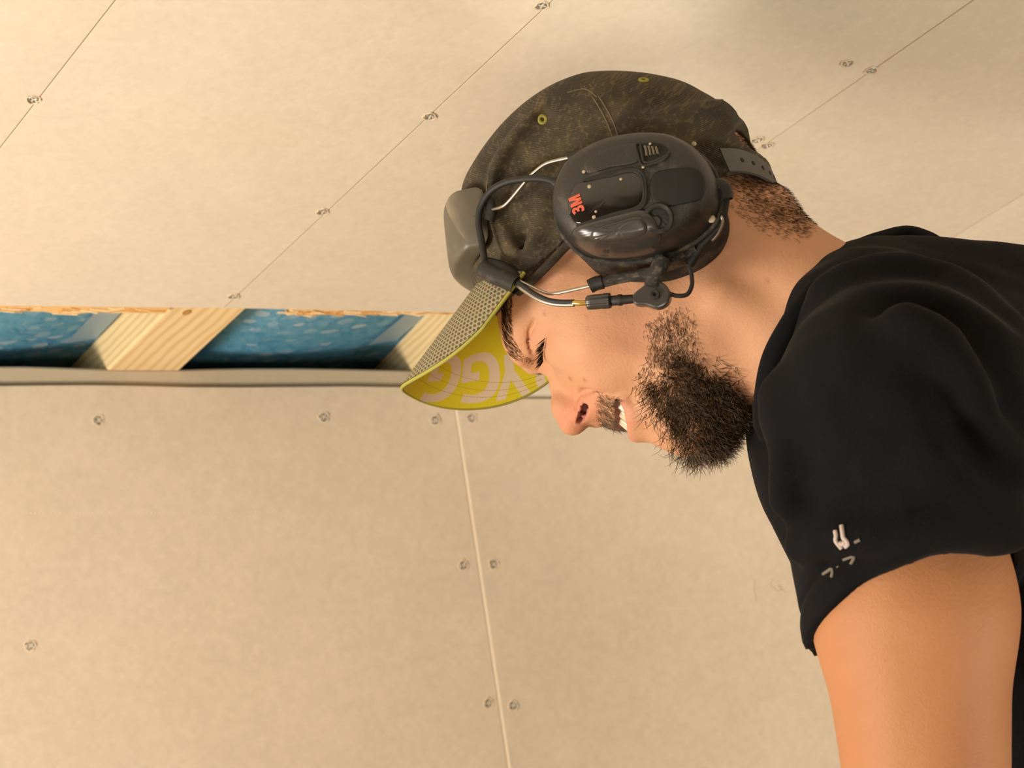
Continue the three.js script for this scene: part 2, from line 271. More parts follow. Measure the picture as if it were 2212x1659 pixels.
// ------------------------------------------------------------------ implicit surfaces
function surfaceNets(f, mn, mx, cell) {
  const nx = Math.ceil((mx[0] - mn[0]) / cell) + 1, ny = Math.ceil((mx[1] - mn[1]) / cell) + 1, nz = Math.ceil((mx[2] - mn[2]) / cell) + 1;
  const F = new Float32Array(nx * ny * nz); let i = 0;
  for (let z = 0; z < nz; z++) for (let y = 0; y < ny; y++) for (let x = 0; x < nx; x++) F[i++] = f(mn[0] + x * cell, mn[1] + y * cell, mn[2] + z * cell);
  const id = new Int32Array(nx * ny * nz).fill(-1), pos = [], idx = [], sx = 1, sy = nx, sz = nx * ny;
  for (let z = 0; z < nz - 1; z++) for (let y = 0; y < ny - 1; y++) for (let x = 0; x < nx - 1; x++) {
    const o = x + y * sy + z * sz; let m = 0, c = 0, ax = 0, ay = 0, az = 0;
    for (let k = 0; k < 8; k++) if (F[o + (k & 1) + ((k >> 1) & 1) * sy + (k >> 2) * sz] < 0) m |= 1 << k;
    if (m === 0 || m === 255) continue;
    for (let a = 0; a < 8; a++) for (let b = 0; b < 3; b++) { if (a & (1 << b)) continue; const e = a | (1 << b); if (((m >> a) & 1) === ((m >> e) & 1)) continue;
      const fa = F[o + (a & 1) + ((a >> 1) & 1) * sy + (a >> 2) * sz], fb = F[o + (e & 1) + ((e >> 1) & 1) * sy + (e >> 2) * sz], t = fa / (fa - fb);
      ax += (a & 1) + (b === 0 ? t : 0); ay += ((a >> 1) & 1) + (b === 1 ? t : 0); az += (a >> 2) + (b === 2 ? t : 0); c++; }
    id[o] = pos.length / 3; pos.push(mn[0] + (x + ax / c) * cell, mn[1] + (y + ay / c) * cell, mn[2] + (z + az / c) * cell);
  }
  for (let z = 1; z < nz - 1; z++) for (let y = 1; y < ny - 1; y++) for (let x = 1; x < nx - 1; x++) {
    const o = x + y * sy + z * sz, a = F[o] < 0;
    const quad = (p, q, r, s, flip) => { if (id[p] < 0 || id[q] < 0 || id[r] < 0 || id[s] < 0) return; if (flip) idx.push(id[p], id[q], id[r], id[p], id[r], id[s]); else idx.push(id[p], id[r], id[q], id[p], id[s], id[r]); };
    if (a !== (F[o + sx] < 0)) quad(o - sy - sz, o - sz, o, o - sy, a);
    if (a !== (F[o + sy] < 0)) quad(o - sx - sz, o - sx, o, o - sz, a);
    if (a !== (F[o + sz] < 0)) quad(o - sx - sy, o - sy, o, o - sx, a);
  }
  const nor = new Float32Array(pos.length), h = cell * 0.4;
  const grad = (x, y, z) => [f(x + h, y, z) - f(x - h, y, z), f(x, y + h, z) - f(x, y - h, z), f(x, y, z + h) - f(x, y, z - h)];
  for (let k = 0; k < pos.length; k += 3) {
    let g = grad(pos[k], pos[k + 1], pos[k + 2]), l2 = g[0] * g[0] + g[1] * g[1] + g[2] * g[2];
    if (l2 > 1e-14) { const v = f(pos[k], pos[k + 1], pos[k + 2]), t = clamp(v * 2 * h / l2, -cell * 0.5 / Math.sqrt(l2), cell * 0.5 / Math.sqrt(l2)); for (let j = 0; j < 3; j++) pos[k + j] -= g[j] * t * 0.8; g = grad(pos[k], pos[k + 1], pos[k + 2]); l2 = g[0] * g[0] + g[1] * g[1] + g[2] * g[2]; }
    const l = Math.sqrt(l2) || 1; nor[k] = g[0] / l; nor[k + 1] = g[1] / l; nor[k + 2] = g[2] / l;
  }
  const g = new THREE.BufferGeometry(); g.setAttribute('position', new THREE.Float32BufferAttribute(pos, 3)); g.setAttribute('normal', new THREE.Float32BufferAttribute(nor, 3)); g.setIndex(idx); return g;
}
const smin = (a, b, k) => { const h = Math.max(k - Math.abs(a - b), 0) / k; return Math.min(a, b) - h * h * k * 0.25; };
const smax = (a, b, k) => -smin(-a, -b, k);
function cone(x, y, z, a, b, ra, rb) {   // round cone, good enough distance
  const dx = b.x - a.x, dy = b.y - a.y, dz = b.z - a.z, t = clamp(((x - a.x) * dx + (y - a.y) * dy + (z - a.z) * dz) / (dx * dx + dy * dy + dz * dz), 0, 1);
  return Math.hypot(x - a.x - dx * t, y - a.y - dy * t, z - a.z - dz * t) - (ra + (rb - ra) * t);
}
function ball(x, y, z, c, rx, ry, rz) { const p = (x - c.x) / rx, q = (y - c.y) / ry, r = (z - c.z) / rz, l = Math.sqrt(p * p + q * q + r * r); return (l - 1) * Math.min(rx, ry, rz); }

// ------------------------------------------------------------------ head frame
const ROLL = 20 * Math.PI / 180, HO = P(1330, 600, 1.41);
const HB = V(0.6, 0.8, 0), UI = V(-0.8, 0.6, 0);                                  // to the back of the head; crown direction before the tilt
const HU = UI.clone().multiplyScalar(Math.cos(ROLL)).add(V(0, 0, -Math.sin(ROLL))), HL = UI.clone().multiplyScalar(Math.sin(ROLL)).add(V(0, 0, Math.cos(ROLL)));
const headM = new THREE.Matrix4().makeBasis(HB, HU, HL).setPosition(HO), headI = headM.clone().invert();
const camL = CAM.clone().applyMatrix4(headI);
function H(px, py, z = 0) { const r = ray(px, py).transformDirection(headI); return camL.clone().addScaledVector(r, (z - camL.z) / r.z); }
function toPx(v) { const w = v.clone().applyMatrix4(headM).sub(CAM); return [CX - w.x / w.z * FPX, CY + w.y / w.z * FPX]; }

function polyDist(pts, x, y, closed) {   // distance to polyline
  let d = 1e9; const n = pts.length;
  for (let i = 0, j = closed ? n - 1 : 0; i < n; j = i++) { if (!closed && i === 0) { continue; } const a = pts[closed ? j : i - 1], b = pts[i], dx = b.x - a.x, dy = b.y - a.y, t = clamp(((x - a.x) * dx + (y - a.y) * dy) / (dx * dx + dy * dy + 1e-12), 0, 1), e = Math.hypot(x - a.x - dx * t, y - a.y - dy * t); if (e < d) d = e; }
  return d;
}
function inside(pts, x, y) { let c = false; for (let i = 0, j = pts.length - 1; i < pts.length; j = i++) { const a = pts[i], b = pts[j]; if ((a.y > y) !== (b.y > y) && x < (b.x - a.x) * (y - a.y) / (b.y - a.y) + a.x) c = !c; } return c; }
function spline2(px, n, closed = true, z = 0) { const c = new THREE.CatmullRomCurve3(px.map(([x, y]) => H(x, y, z)), closed, 'centripetal'); return c.getPoints(n); }
// 2-D maps (signed inside distance, half width, edge roundness), 1 mm grid in the head's side plane
class Side {
  constructor(outline, inner, wr, sigma, mn, mx, step = 0.0012) {
    this.mn = mn; this.step = step; this.nx = Math.ceil((mx[0] - mn[0]) / step) + 2; this.ny = Math.ceil((mx[1] - mn[1]) / step) + 2;
    const n = this.nx * this.ny; this.d = new Float32Array(n); this.w = new Float32Array(n); this.r = new Float32Array(n);
    const C = wr.map(([px, py, w, r]) => { const p = H(px, py, 0); return [p.x, p.y, w, r]; });
    for (let j = 0; j < this.ny; j++) for (let i = 0; i < this.nx; i++) {
      const x = mn[0] + i * step, y = mn[1] + j * step, k = j * this.nx + i;
      this.d[k] = polyDist(outline, x, y, inner === null) * (inside(inner ?? outline, x, y) ? 1 : -1);
      let s = 0, a = 0, b = 0; for (const c of C) { const q = ((x - c[0]) ** 2 + (y - c[1]) ** 2) / (sigma * sigma), e = 1 / (1e-3 + q * q); s += e; a += e * c[2]; b += e * c[3]; }
      this.w[k] = a / s; this.r[k] = b / s;
    }
    const tmp = new Float32Array(n);   // soften maps
    for (const A of [this.w, this.r]) for (let it = 0; it < 6; it++) { for (let j = 1; j < this.ny - 1; j++) for (let i = 1; i < this.nx - 1; i++) { const k = j * this.nx + i; tmp[k] = (A[k - 3 < 0 ? 0 : k - 3] + A[Math.min(n - 1, k + 3)] + A[Math.max(0, k - 3 * this.nx)] + A[Math.min(n - 1, k + 3 * this.nx)] + A[k]) / 5; } for (let j = 1; j < this.ny - 1; j++) for (let i = 1; i < this.nx - 1; i++) A[j * this.nx + i] = tmp[j * this.nx + i]; }
  }
  at(A, x, y) { const fx = clamp((x - this.mn[0]) / this.step, 0, this.nx - 2.001), fy = clamp((y - this.mn[1]) / this.step, 0, this.ny - 2.001), i = fx | 0, j = fy | 0, u = fx - i, v = fy - j, k = j * this.nx + i; return (A[k] * (1 - u) + A[k + 1] * u) * (1 - v) + (A[k + this.nx] * (1 - u) + A[k + this.nx + 1] * u) * v; }
  field(x, y, az) { const d = this.at(this.d, x, y), w = this.at(this.w, x, y), r = this.at(this.r, x, y), q = Math.max(r - d, 0), a = az * r / w; return (Math.sqrt(q * q + a * a) - r) * Math.min(1, w / r); }
}
const headOutline = spline2([[1094, 748], [1083, 695], [1080, 640], [1086, 570], [1104, 480], [1145, 390], [1205, 310], [1280, 250], [1370, 222], [1460, 222], [1540, 250], [1604, 296], [1642, 350], [1668, 395], [1706, 418], [1742, 470], [1790, 506], [1862, 548], [2010, 660], [2000, 860], [1850, 980], [1720, 930], [1660, 890], [1620, 885], [1585, 915], [1552, 962], [1512, 985], [1468, 984], [1434, 972], [1408, 958], [1388, 951], [1366, 938], [1346, 922], [1318, 919], [1290, 914], [1262, 884], [1225, 850], [1196, 826], [1172, 808], [1134, 793], [1108, 774]], 420);
const headSide = new Side(headOutline, null, [
  [1350, 350, .073, .07], [1500, 350, .073, .07], [1430, 480, .074, .07], [1200, 420, .068, .06], [1110, 580, .060, .050], [1210, 600, .066, .045], [1105, 700, .056, .040], [1175, 760, .050, .036], [1225, 720, .060, .040],
  [1270, 660, .0655, .045], [1300, 700, .0645, .045], [1340, 650, .0675, .048], [1400, 630, .069, .05], [1390, 720, .063, .048], [1310, 780, .056, .045], [1250, 840, .042, .04], [1330, 870, .036, .036], [1400, 900, .034, .034], [1450, 930, .032, .030], [1400, 800, .055, .045], [1480, 840, .053, .042], [1540, 740, .062, .05], [1520, 950, .032, .03], [1600, 850, .050, .04],
  [1660, 820, .054, .05], [1650, 700, .058, .055], [1690, 520, .054, .05], [1800, 700, .062, .06], [1600, 400, .064, .06], [1590, 560, .064, .06]], 0.022, [-0.16, -0.26], [0.22, 0.16]);

// face details, all in head-local metres, anchored on the plain head surface
function march(fn, px, py) { const r = ray(px, py).transformDirection(headI), p = camL.clone().addScaledVector(r, (0.1 - camL.z) / r.z); for (let k = 0; k < 500; k++) { const d = fn(p.x, p.y, Math.abs(p.z)); if (d < 8e-5 || p.z < 0) break; p.addScaledVector(r, Math.max(d * .5, 1.5e-4)); } return p; }
const base3 = (x, y, az) => headSide.field(x, y, az);
function normalOf(fn, p) { const h = 1e-3; return V(fn(p.x + h, p.y, p.z) - fn(p.x - h, p.y, p.z), fn(p.x, p.y + h, p.z) - fn(p.x, p.y - h, p.z), fn(p.x, p.y, p.z + h) - fn(p.x, p.y, p.z - h)).normalize(); }
const A3 = (px, py, off = 0) => { const p = march(base3, px, py); return p.addScaledVector(normalOf(base3, p), off); };
const chain = (x, y, az, c, r0, r1) => { let g = 1; for (let i = 0; i < c.length - 1; i++) { const q = cone(x, y, az, c[i], c[i + 1], lerp(r0, r1, i / (c.length - 1)), lerp(r0, r1, (i + 1) / (c.length - 1))); if (q < g) g = q; } return g; };
const N_ = { nas: H(1206, 836), mid: H(1223, 880), tip: H(1237, 911), col: H(1274, 899), ala: H(1264, 882, .0120), alab: H(1280, 866, .0150) };
function noseField(x, y, az) {
  let n = cone(x, y, az, N_.nas, N_.mid, .0058, .0070); n = smin(n, cone(x, y, az, N_.mid, N_.tip, .0070, .0090), .006); n = smin(n, cone(x, y, az, N_.tip, N_.col, .0066, .0046), .005);
  n = smin(n, cone(x, y, az, N_.mid, N_.ala, .0065, .0062), .010); n = smin(n, ball(x, y, az, N_.ala, .0088, .0078, .0068), .004); return smin(n, ball(x, y, az, N_.alab, .0060, .0060, .0048), .006);
}
const NZ3 = (px, py, off = 0) => { const fn = (x, y, az) => smin(base3(x, y, az), noseField(x, y, az), .007), p = march(fn, px, py); return p.addScaledVector(normalOf(fn, p), off); };
const NOS = [NZ3(1263, 880, -.0006), NZ3(1258, 896, -.0008), NZ3(1253, 913, -.0010)], NOSIN = NOS.map(p => V(p.x + .005, p.y + .004, Math.max(.0042, p.z - .0075))), NOSUP = NOS.map(p => [p, V(p.x + .005, p.y + .006, .0050), V(p.x + .011, p.y + .013, .0050)]);
const ALC = [NZ3(1268, 846), NZ3(1252, 852), NZ3(1243, 866), NZ3(1242, 880)];
const EYC = A3(1168, 746, -.0088), CREASE = [A3(1156, 694), A3(1145, 716), A3(1143, 740), A3(1150, 760), A3(1162, 774)], SLIT = [A3(1184, 716, .0022), A3(1182, 738, .0040), A3(1179, 760, .0038), A3(1176, 782, .0012)];
const PUFF = [A3(1120, 690, -.006), A3(1122, 726, -.006), A3(1136, 762, -.006)], HOLLOW = A3(1172, 796, .004), BAG = [A3(1208, 738, -.004), A3(1204, 776, -.004)];
const BR = [A3(1124, 778, -.0045), A3(1106, 752, -.0045), A3(1100, 712, -.0045), A3(1112, 660, -.0045)];
const CK = A3(1268, 742, -.015), CK2 = A3(1318, 806, -.012);
const MO = [A3(1333, 850, .0006), A3(1337, 868, .0010), A3(1342, 886, .0010), A3(1346, 906, .0012)]; { const m = H(1349, 930, 0); m.x -= .004; MO.push(m); }
const LLC = [A3(1347, 858, -.0015), A3(1357, 880, -.0022), A3(1364, 904, -.0024), H(1373, 937, 0)], LUC = [A3(1325, 852, -.0015), A3(1327, 876, -.0022), A3(1329, 896, -.0022), H(1331, 911, 0)];
const NL = [A3(1262, 846), A3(1288, 838), A3(1318, 842), A3(1344, 852), A3(1362, 868)];
const neckCord = [H(1560, 640, .058), H(1790, 800, .030)];
const mouthCut = (x, y, az) => chain(x, y, az, MO, .0012, .0052), nostril = (x, y, az) => Math.min(chain(x, y, az, NOS, .0022, .0024), chain(x, y, az, NOSIN, .0029, .0030), ...NOSUP.map(c => chain(x, y, az, c, .0023, .0034)));
function headField(x, y, z) {
  const az = Math.abs(z);
  let f = headSide.field(x, y, az);
  if (f > 0.03 || f < -0.03) return f;
  f = smin(f, chain(x, y, az, BR, .0055, .0050), .012);
  f = smin(f, chain(x, y, az, PUFF, .0075, .0070), .008);
  f = smax(f, -ball(x, y, az, HOLLOW, .009, .009, .009), .010);
  f = smin(f, Math.hypot(x - EYC.x, y - EYC.y, az - EYC.z) - .0126, .0045);
  f = smax(f, -chain(x, y, az, CREASE, .0008, .0008), .0035);
  f = smin(f, chain(x, y, az, BAG, .0055, .0055), .008);
  f = smax(f, -chain(x, y, az, SLIT, .0008, .0010), .0022);
  f = smin(f, ball(x, y, az, CK, .022, .017, .018), .022); f = smin(f, ball(x, y, az, CK2, .018, .015, .015), .014);
  f = smax(f, -chain(x, y, az, NL, .0010, .0012), .006);
  f = smin(f, noseField(x, y, az), .007);
  f = smax(f, -chain(x, y, az, ALC, .0004, .0004), .0035);
  f = smax(f, -nostril(x, y, az), .0012);
  f = smin(f, chain(x, y, az, LUC, .0034, .0050), .006); f = smin(f, chain(x, y, az, LLC, .0036, .0056), .006);
  f = smax(f, -mouthCut(x, y, az), .0016);
  f = smin(f, cone(x, y, az, neckCord[0], neckCord[1], .006, .006), .02);
  return f;
}
console.log('head maps');
const headGeo = surfaceNets(headField, [-0.155, -0.245, -0.086], [0.205, 0.145, 0.086], 0.002);
console.log('head', headGeo.index.count / 3);

// skin tone per vertex (linear): the blood-red places of a face, lips, nose, cheeks, lids
function skinColour(geo, local) {
  const p = geo.attributes.position, c = new Float32Array(p.count * 3), v = V(0, 0, 0);
  const spots = [[1225, 915, 38, .10], [1262, 880, 34, .13], [1300, 740, 60, .05], [1165, 740, 30, .05], [1385, 700, 50, .04]], moles = [[1232, 818, 3.6], [1264, 821, 3], [1268, 682, 3], [1272, 709, 3], [1657, 607, 4], [1177, 679, 3]];
  for (let i = 0; i < p.count; i++) {
    v.fromBufferAttribute(p, i); let [r, g, b] = local ? [.55, .285, .160] : [.42, .185, .080];
    const n = nA[(Math.abs(Math.round(v.y * 2600)) & 511) * 512 + (Math.abs(Math.round(v.x * 2600 + v.z * 900)) & 511)] - .5; r *= 1 + n * .12; g *= 1 + n * .2; b *= 1 + n * .24;
    if (local) {
      const q = toPx(V(v.x, v.y, Math.abs(v.z)));
      for (const s of spots) { const e = s[3] * Math.exp(-((q[0] - s[0]) ** 2 + (q[1] - s[1]) ** 2) / (s[2] * s[2])); g *= 1 - e * 1.6; b *= 1 - e * 1.5; }
      for (const s of moles) { const e = .45 * Math.exp(-((q[0] - s[0]) ** 2 + (q[1] - s[1]) ** 2) / (s[2] * s[2])); r *= 1 - e; g *= 1 - e * 1.3; b *= 1 - e * 1.4; }
      const az = Math.abs(v.z), lip = Math.min(chain(v.x, v.y, az, LLC, .0034, .0050), chain(v.x, v.y, az, LUC, .0010, .0028)), t = smooth(.0025, -.0005, lip); r = lerp(r, .52, t); g = lerp(g, .20, t); b = lerp(b, .15, t);
      const k = smooth(.0012, .0001, mouthCut(v.x, v.y, az)); r = lerp(r, .46, k); g = lerp(g, .17, k); b = lerp(b, .13, k);
      const kk = smooth(.0012, .0002, nostril(v.x, v.y, az)); r = lerp(r, .46, kk); g = lerp(g, .18, kk); b = lerp(b, .13, kk);
    }
    c[i * 3] = r; c[i * 3 + 1] = g; c[i * 3 + 2] = b;
  }
  geo.setAttribute('color', new THREE.BufferAttribute(c, 3));
}
function planarUV(geo, k) { const p = geo.attributes.position, n = geo.attributes.normal, u = new Float32Array(p.count * 2); for (let i = 0; i < p.count; i++) { u[i * 2] = (p.getX(i) + p.getZ(i) * 0.6) * k; u[i * 2 + 1] = (p.getY(i) + p.getZ(i) * 0.35) * k; } geo.setAttribute('uv', new THREE.BufferAttribute(u, 2)); return geo; }
skinColour(headGeo, true); planarUV(headGeo, 12);
const skinBump = dataTex(512, (x, y, i) => grey(255 * (0.55 * nB[i] + 0.45 * nA[i])), false);
M.skin = std({ vertexColors: true, roughness: 0.60, specularIntensity: 0.7, bumpMap: skinBump, bumpScale: 0.00035, sheen: 0.15, sheenRoughness: 0.5, sheenColor: lin(.9, .6, .45) });

// ------------------------------------------------------------------ body pose (world)
const S_L = P(1940, 850, 1.22), E_L = P(2018, 1900, 1.19), WR_L = V(0.10, 0.53, -1.16);
const S_R = P(1960, 800, 1.52), E_R = V(0.50, 0.66, -1.66), WR_R = V(0.36, 0.56, -1.58);
const NB = P(1850, 690, 1.37), UB = P(2060, 870, 1.39), PEL = V(0.66, 0.60, -1.42);
const HIP = s => PEL.clone().add(V(0, -0.02, s * 0.10)), KNEE = [V(0.29, 0.47, -1.24), V(0.30, 0.47, -1.60)], ANK = [V(0.53, 0.11, -1.24), V(0.54, 0.11, -1.60)];
function armField(S, E, Wr) { const mid = S.clone().lerp(E, 0.45), fm = E.clone().lerp(Wr, 0.3); return (x, y, z) => { const S2 = S.clone().lerp(E, .16); let f = cone(x, y, z, S2, mid, .050, .0555); f = smin(f, cone(x, y, z, mid, E, .0555, .043), .02); f = smin(f, cone(x, y, z, E, fm, .043, .044), .02); return smin(f, cone(x, y, z, fm, Wr, .044, .028), .02); }; }
function handField(Wr, dir, side, curl) {   // palm, five fingers, thumb from the side of the palm
  const up = side.clone().cross(dir).normalize(), K = Wr.clone().addScaledVector(dir, .085), bones = [];
  for (let i = 0; i < 4; i++) { const o = (i - 1.5) * .020, L = [.040, .046, .043, .033][i]; let a = K.clone().addScaledVector(side, o), d = dir.clone().addScaledVector(side, o * 2.2).normalize(), r = .0093 - i * .0004; bones.push([Wr.clone().addScaledVector(side, o * .7).addScaledVector(dir, .02), a, .014, .0115]);
    for (let j = 0; j < 3; j++) { d = d.clone().applyAxisAngle(side, curl * (j ? 1 : .6)); const b = a.clone().addScaledVector(d, L * [1, .62, .5][j]); bones.push([a, b, r, r - .0007]); a = b; r -= .0007; } }
  let a = Wr.clone().addScaledVector(side, -.022).addScaledVector(dir, .025), d = dir.clone().addScaledVector(side, -.9).addScaledVector(up, .3).normalize();
  for (let j = 0; j < 3; j++) { const b = a.clone().addScaledVector(d, [.042, .032, .026][j]); bones.push([a, b, .0125 - j * .0015, .0115 - j * .0015]); a = b; d = d.clone().lerp(dir, .35).normalize(); }
  return (x, y, z) => { let f = 1; bones.forEach((b, i) => { f = smin(f, cone(x, y, z, b[0], b[1], b[2], b[3]), i % 4 === 0 && i < 16 ? .012 : .004); }); return f; };
}
const box3 = (pts, pad) => { const b = new THREE.Box3().setFromPoints(pts).expandByScalar(pad); return [b.min.toArray(), b.max.toArray()]; };
const handL = (() => { const d = WR_L.clone().sub(E_L).normalize(); return [WR_L, d, V(0, 0, 1).addScaledVector(d, -d.z).normalize(), 0.42]; })();
const handR = (() => { const d = V(-.92, -.35, 0.05).normalize(); return [WR_R, d, V(0, 0, -1).addScaledVector(d, d.z).normalize(), 0.35]; })();
const bodyGeos = [];
{
  const h = headGeo.clone(); h.applyMatrix4(headM); bodyGeos.push(h);
  for (const [S, E, Wr, hd] of [[S_L, E_L, WR_L, handL], [S_R, E_R, WR_R, handR]]) {
    const a = surfaceNets(armField(S, E, Wr), ...box3([S, E, Wr], .075), .006); skinColour(a, false); bodyGeos.push(planarUV(a, 12));
    const K = hd[0].clone().addScaledVector(hd[1], .1), b = surfaceNets(handField(...hd), ...box3([hd[0], K], .11), .0035); skinColour(b, false); bodyGeos.push(planarUV(b, 12));
  }
  const tf = (x, y, z) => { let f = cone(x, y, z, NB, UB, .045, .055); return smin(f, cone(x, y, z, UB, PEL, .055, .085), .05); };
  const t = surfaceNets(tf, ...box3([NB, UB, PEL, S_L, S_R], .14), .012); skinColour(t, false); bodyGeos.push(planarUV(t, 12));
}

// T-shirt
const HEM = [P(1750, 1388, 1.21), P(2178, 1238, 1.21), P(1960, 1222, 1.155)];
const hemN = HEM[1].clone().sub(HEM[0]).cross(HEM[2].clone().sub(HEM[0])).normalize(); if (hemN.y > 0) hemN.negate();
const SH = {
  sl0: P(1952, 905, 1.215), sl1: P(1968, 1330, 1.21), trap: P(1868, 712, 1.30), trap2: P(1838, 705, 1.36), back0: P(1990, 795, 1.38), back1: P(2240, 905, 1.40), back2: V(0.62, 0.66, -1.42), lat0: P(2110, 880, 1.28), lat1: V(0.60, 0.64, -1.30), rs: P(1975, 800, 1.50), re: S_R.clone().lerp(E_R, .6), rlat: V(0.62, 0.64, -1.53), chest: P(1900, 980, 1.38), belly: V(0.46, 0.62, -1.42), col: P(1950, 590, 1.40),
};
const FOLDS = [   // raised cloth folds: points (px, py, depth), radius
  [[[1785, 632, 1.262], [1850, 598, 1.262], [1950, 588, 1.27], [2060, 612, 1.265], [2140, 680, 1.235], [2215, 790, 1.205]], .0085],
  [[[1960, 700, 1.165], [2050, 760, 1.150], [2120, 900, 1.150], [2190, 1010, 1.165]], .009],
  [[[2010, 1010, 1.142], [2110, 1090, 1.150], [2190, 1140, 1.165]], .008],
  [[[1720, 1180, 1.18], [1840, 1165, 1.148], [2000, 1140, 1.141], [2140, 1150, 1.16]], .006],
  [[[1672, 860, 1.21], [1690, 960, 1.185], [1690, 1080, 1.18]], .007],
].map(([pts, r]) => [new THREE.CatmullRomCurve3(pts.map(p => P(...p))).getPoints(7), r]);
const CARVE = [[[[2090, 830, 1.140], [2150, 930, 1.140], [2240, 1060, 1.15]], .016], [[[1930, 660, 1.178], [2040, 668, 1.176], [2130, 735, 1.158]], .010]].map(([pts, r]) => [pts.map(p => P(...p)), r]);
function shirtField(x, y, z) {
  const sx = x - HEM[0].x, sy = y - HEM[0].y, sz = z - HEM[0].z, hem = sx * hemN.x + sy * hemN.y + sz * hemN.z;
  let sl = cone(x, y, z, SH.sl0, SH.sl1, .0765, .0640);
  sl = smax(sl, hem, .003); sl += .0016 * Math.exp(-(((hem + .0175) / .0022) ** 2)); if (hem > -.035) sl = Math.max(sl, -cone(x, y, z, SH.sl0, E_L, .0586, .0562));
  let f = cone(x, y, z, SH.trap2, SH.back0, .048, .070);
  f = smin(f, cone(x, y, z, SH.back0, SH.back1, .082, .102), .05); f = smin(f, cone(x, y, z, SH.back1, SH.back2, .102, .135), .05);
  f = smin(f, cone(x, y, z, SH.lat0, SH.lat1, .065, .11), .06); f = smin(f, cone(x, y, z, SH.chest, SH.belly, .085, .13), .06);
  f = smin(f, cone(x, y, z, SH.rs, SH.re, .070, .066), .05); f = smin(f, cone(x, y, z, SH.rs, SH.rlat, .07, .10), .06);
  f = smin(f, cone(x, y, z, SH.trap, SH.sl0, .045, .074), .04);
  f = smin(f, sl, .02);
  for (const [c, r] of CARVE) for (let i = 0; i < c.length - 1; i++) f = smax(f, -cone(x, y, z, c[i], c[i + 1], r, r), .03);
  for (const [c, r] of FOLDS) { let g = 1; for (let i = 0; i < c.length - 1; i++) { const q = cone(x, y, z, c[i], c[i + 1], r, r); if (q < g) g = q; } f = smin(f, g, .022); }
  // soft wrinkles in the cloth
  f += .0009 * Math.sin(x * 95 + y * 60 + Math.sin(z * 55) * 1.5) * Math.sin(y * 70 - z * 40);
  const e = (x - PEL.x) * .72 + (y - PEL.y) * -.69 - .02; f = smax(f, e, .01);
  return f;
}
console.log('shirt');
const shirtGeo = (() => {   // fine grid round the near shoulder and sleeve, coarse elsewhere
  const lo = [0.105, 0.855, -1.335], hi = [0.42, 1.13, -1.09], fine = surfaceNets(shirtField, lo, hi, .0027), rough = surfaceNets(shirtField, [0.10, 0.50, -1.72], [0.80, 1.14, -1.10], .0062);
  const p = rough.attributes.position, ix = rough.index.array, keep = []; for (let i = 0; i < ix.length; i += 3) { let inn = true; for (let k = 0; k < 3; k++) { const v = ix[i + k]; inn = inn && p.getX(v) > lo[0] + .005 && p.getX(v) < hi[0] - .005 && p.getY(v) > lo[1] + .005 && p.getY(v) < hi[1] - .005 && p.getZ(v) > lo[2] + .005 && p.getZ(v) < hi[2] - .005; } if (!inn) keep.push(ix[i], ix[i + 1], ix[i + 2]); }
  rough.setIndex(keep); return mergeGeometries([fine, rough]);
})();
console.log('shirt', shirtGeo.index.count / 3);
planarUV(shirtGeo, 10);
const knit = dataTex(512, (x, y, i) => grey(120 + 60 * Math.sin(x * Math.PI / 4) * Math.sin(y * Math.PI / 4) + 70 * (nB[i] - .5)), false);
const shirtMap = dataTex(512, (x, y, i) => { const k = 1 + (nA[i] - .5) * .5 + (nB[i] > .72 ? .35 : 0); return [12 * k, 13 * k, 17 * k]; }, true);
M.shirt = std({ map: shirtMap, roughness: 0.95, specularIntensity: 0.35, bumpMap: knit, bumpScale: .0004, sheen: 0.8, sheenRoughness: 0.35, sheenColor: lin(.12, .10, .09) });

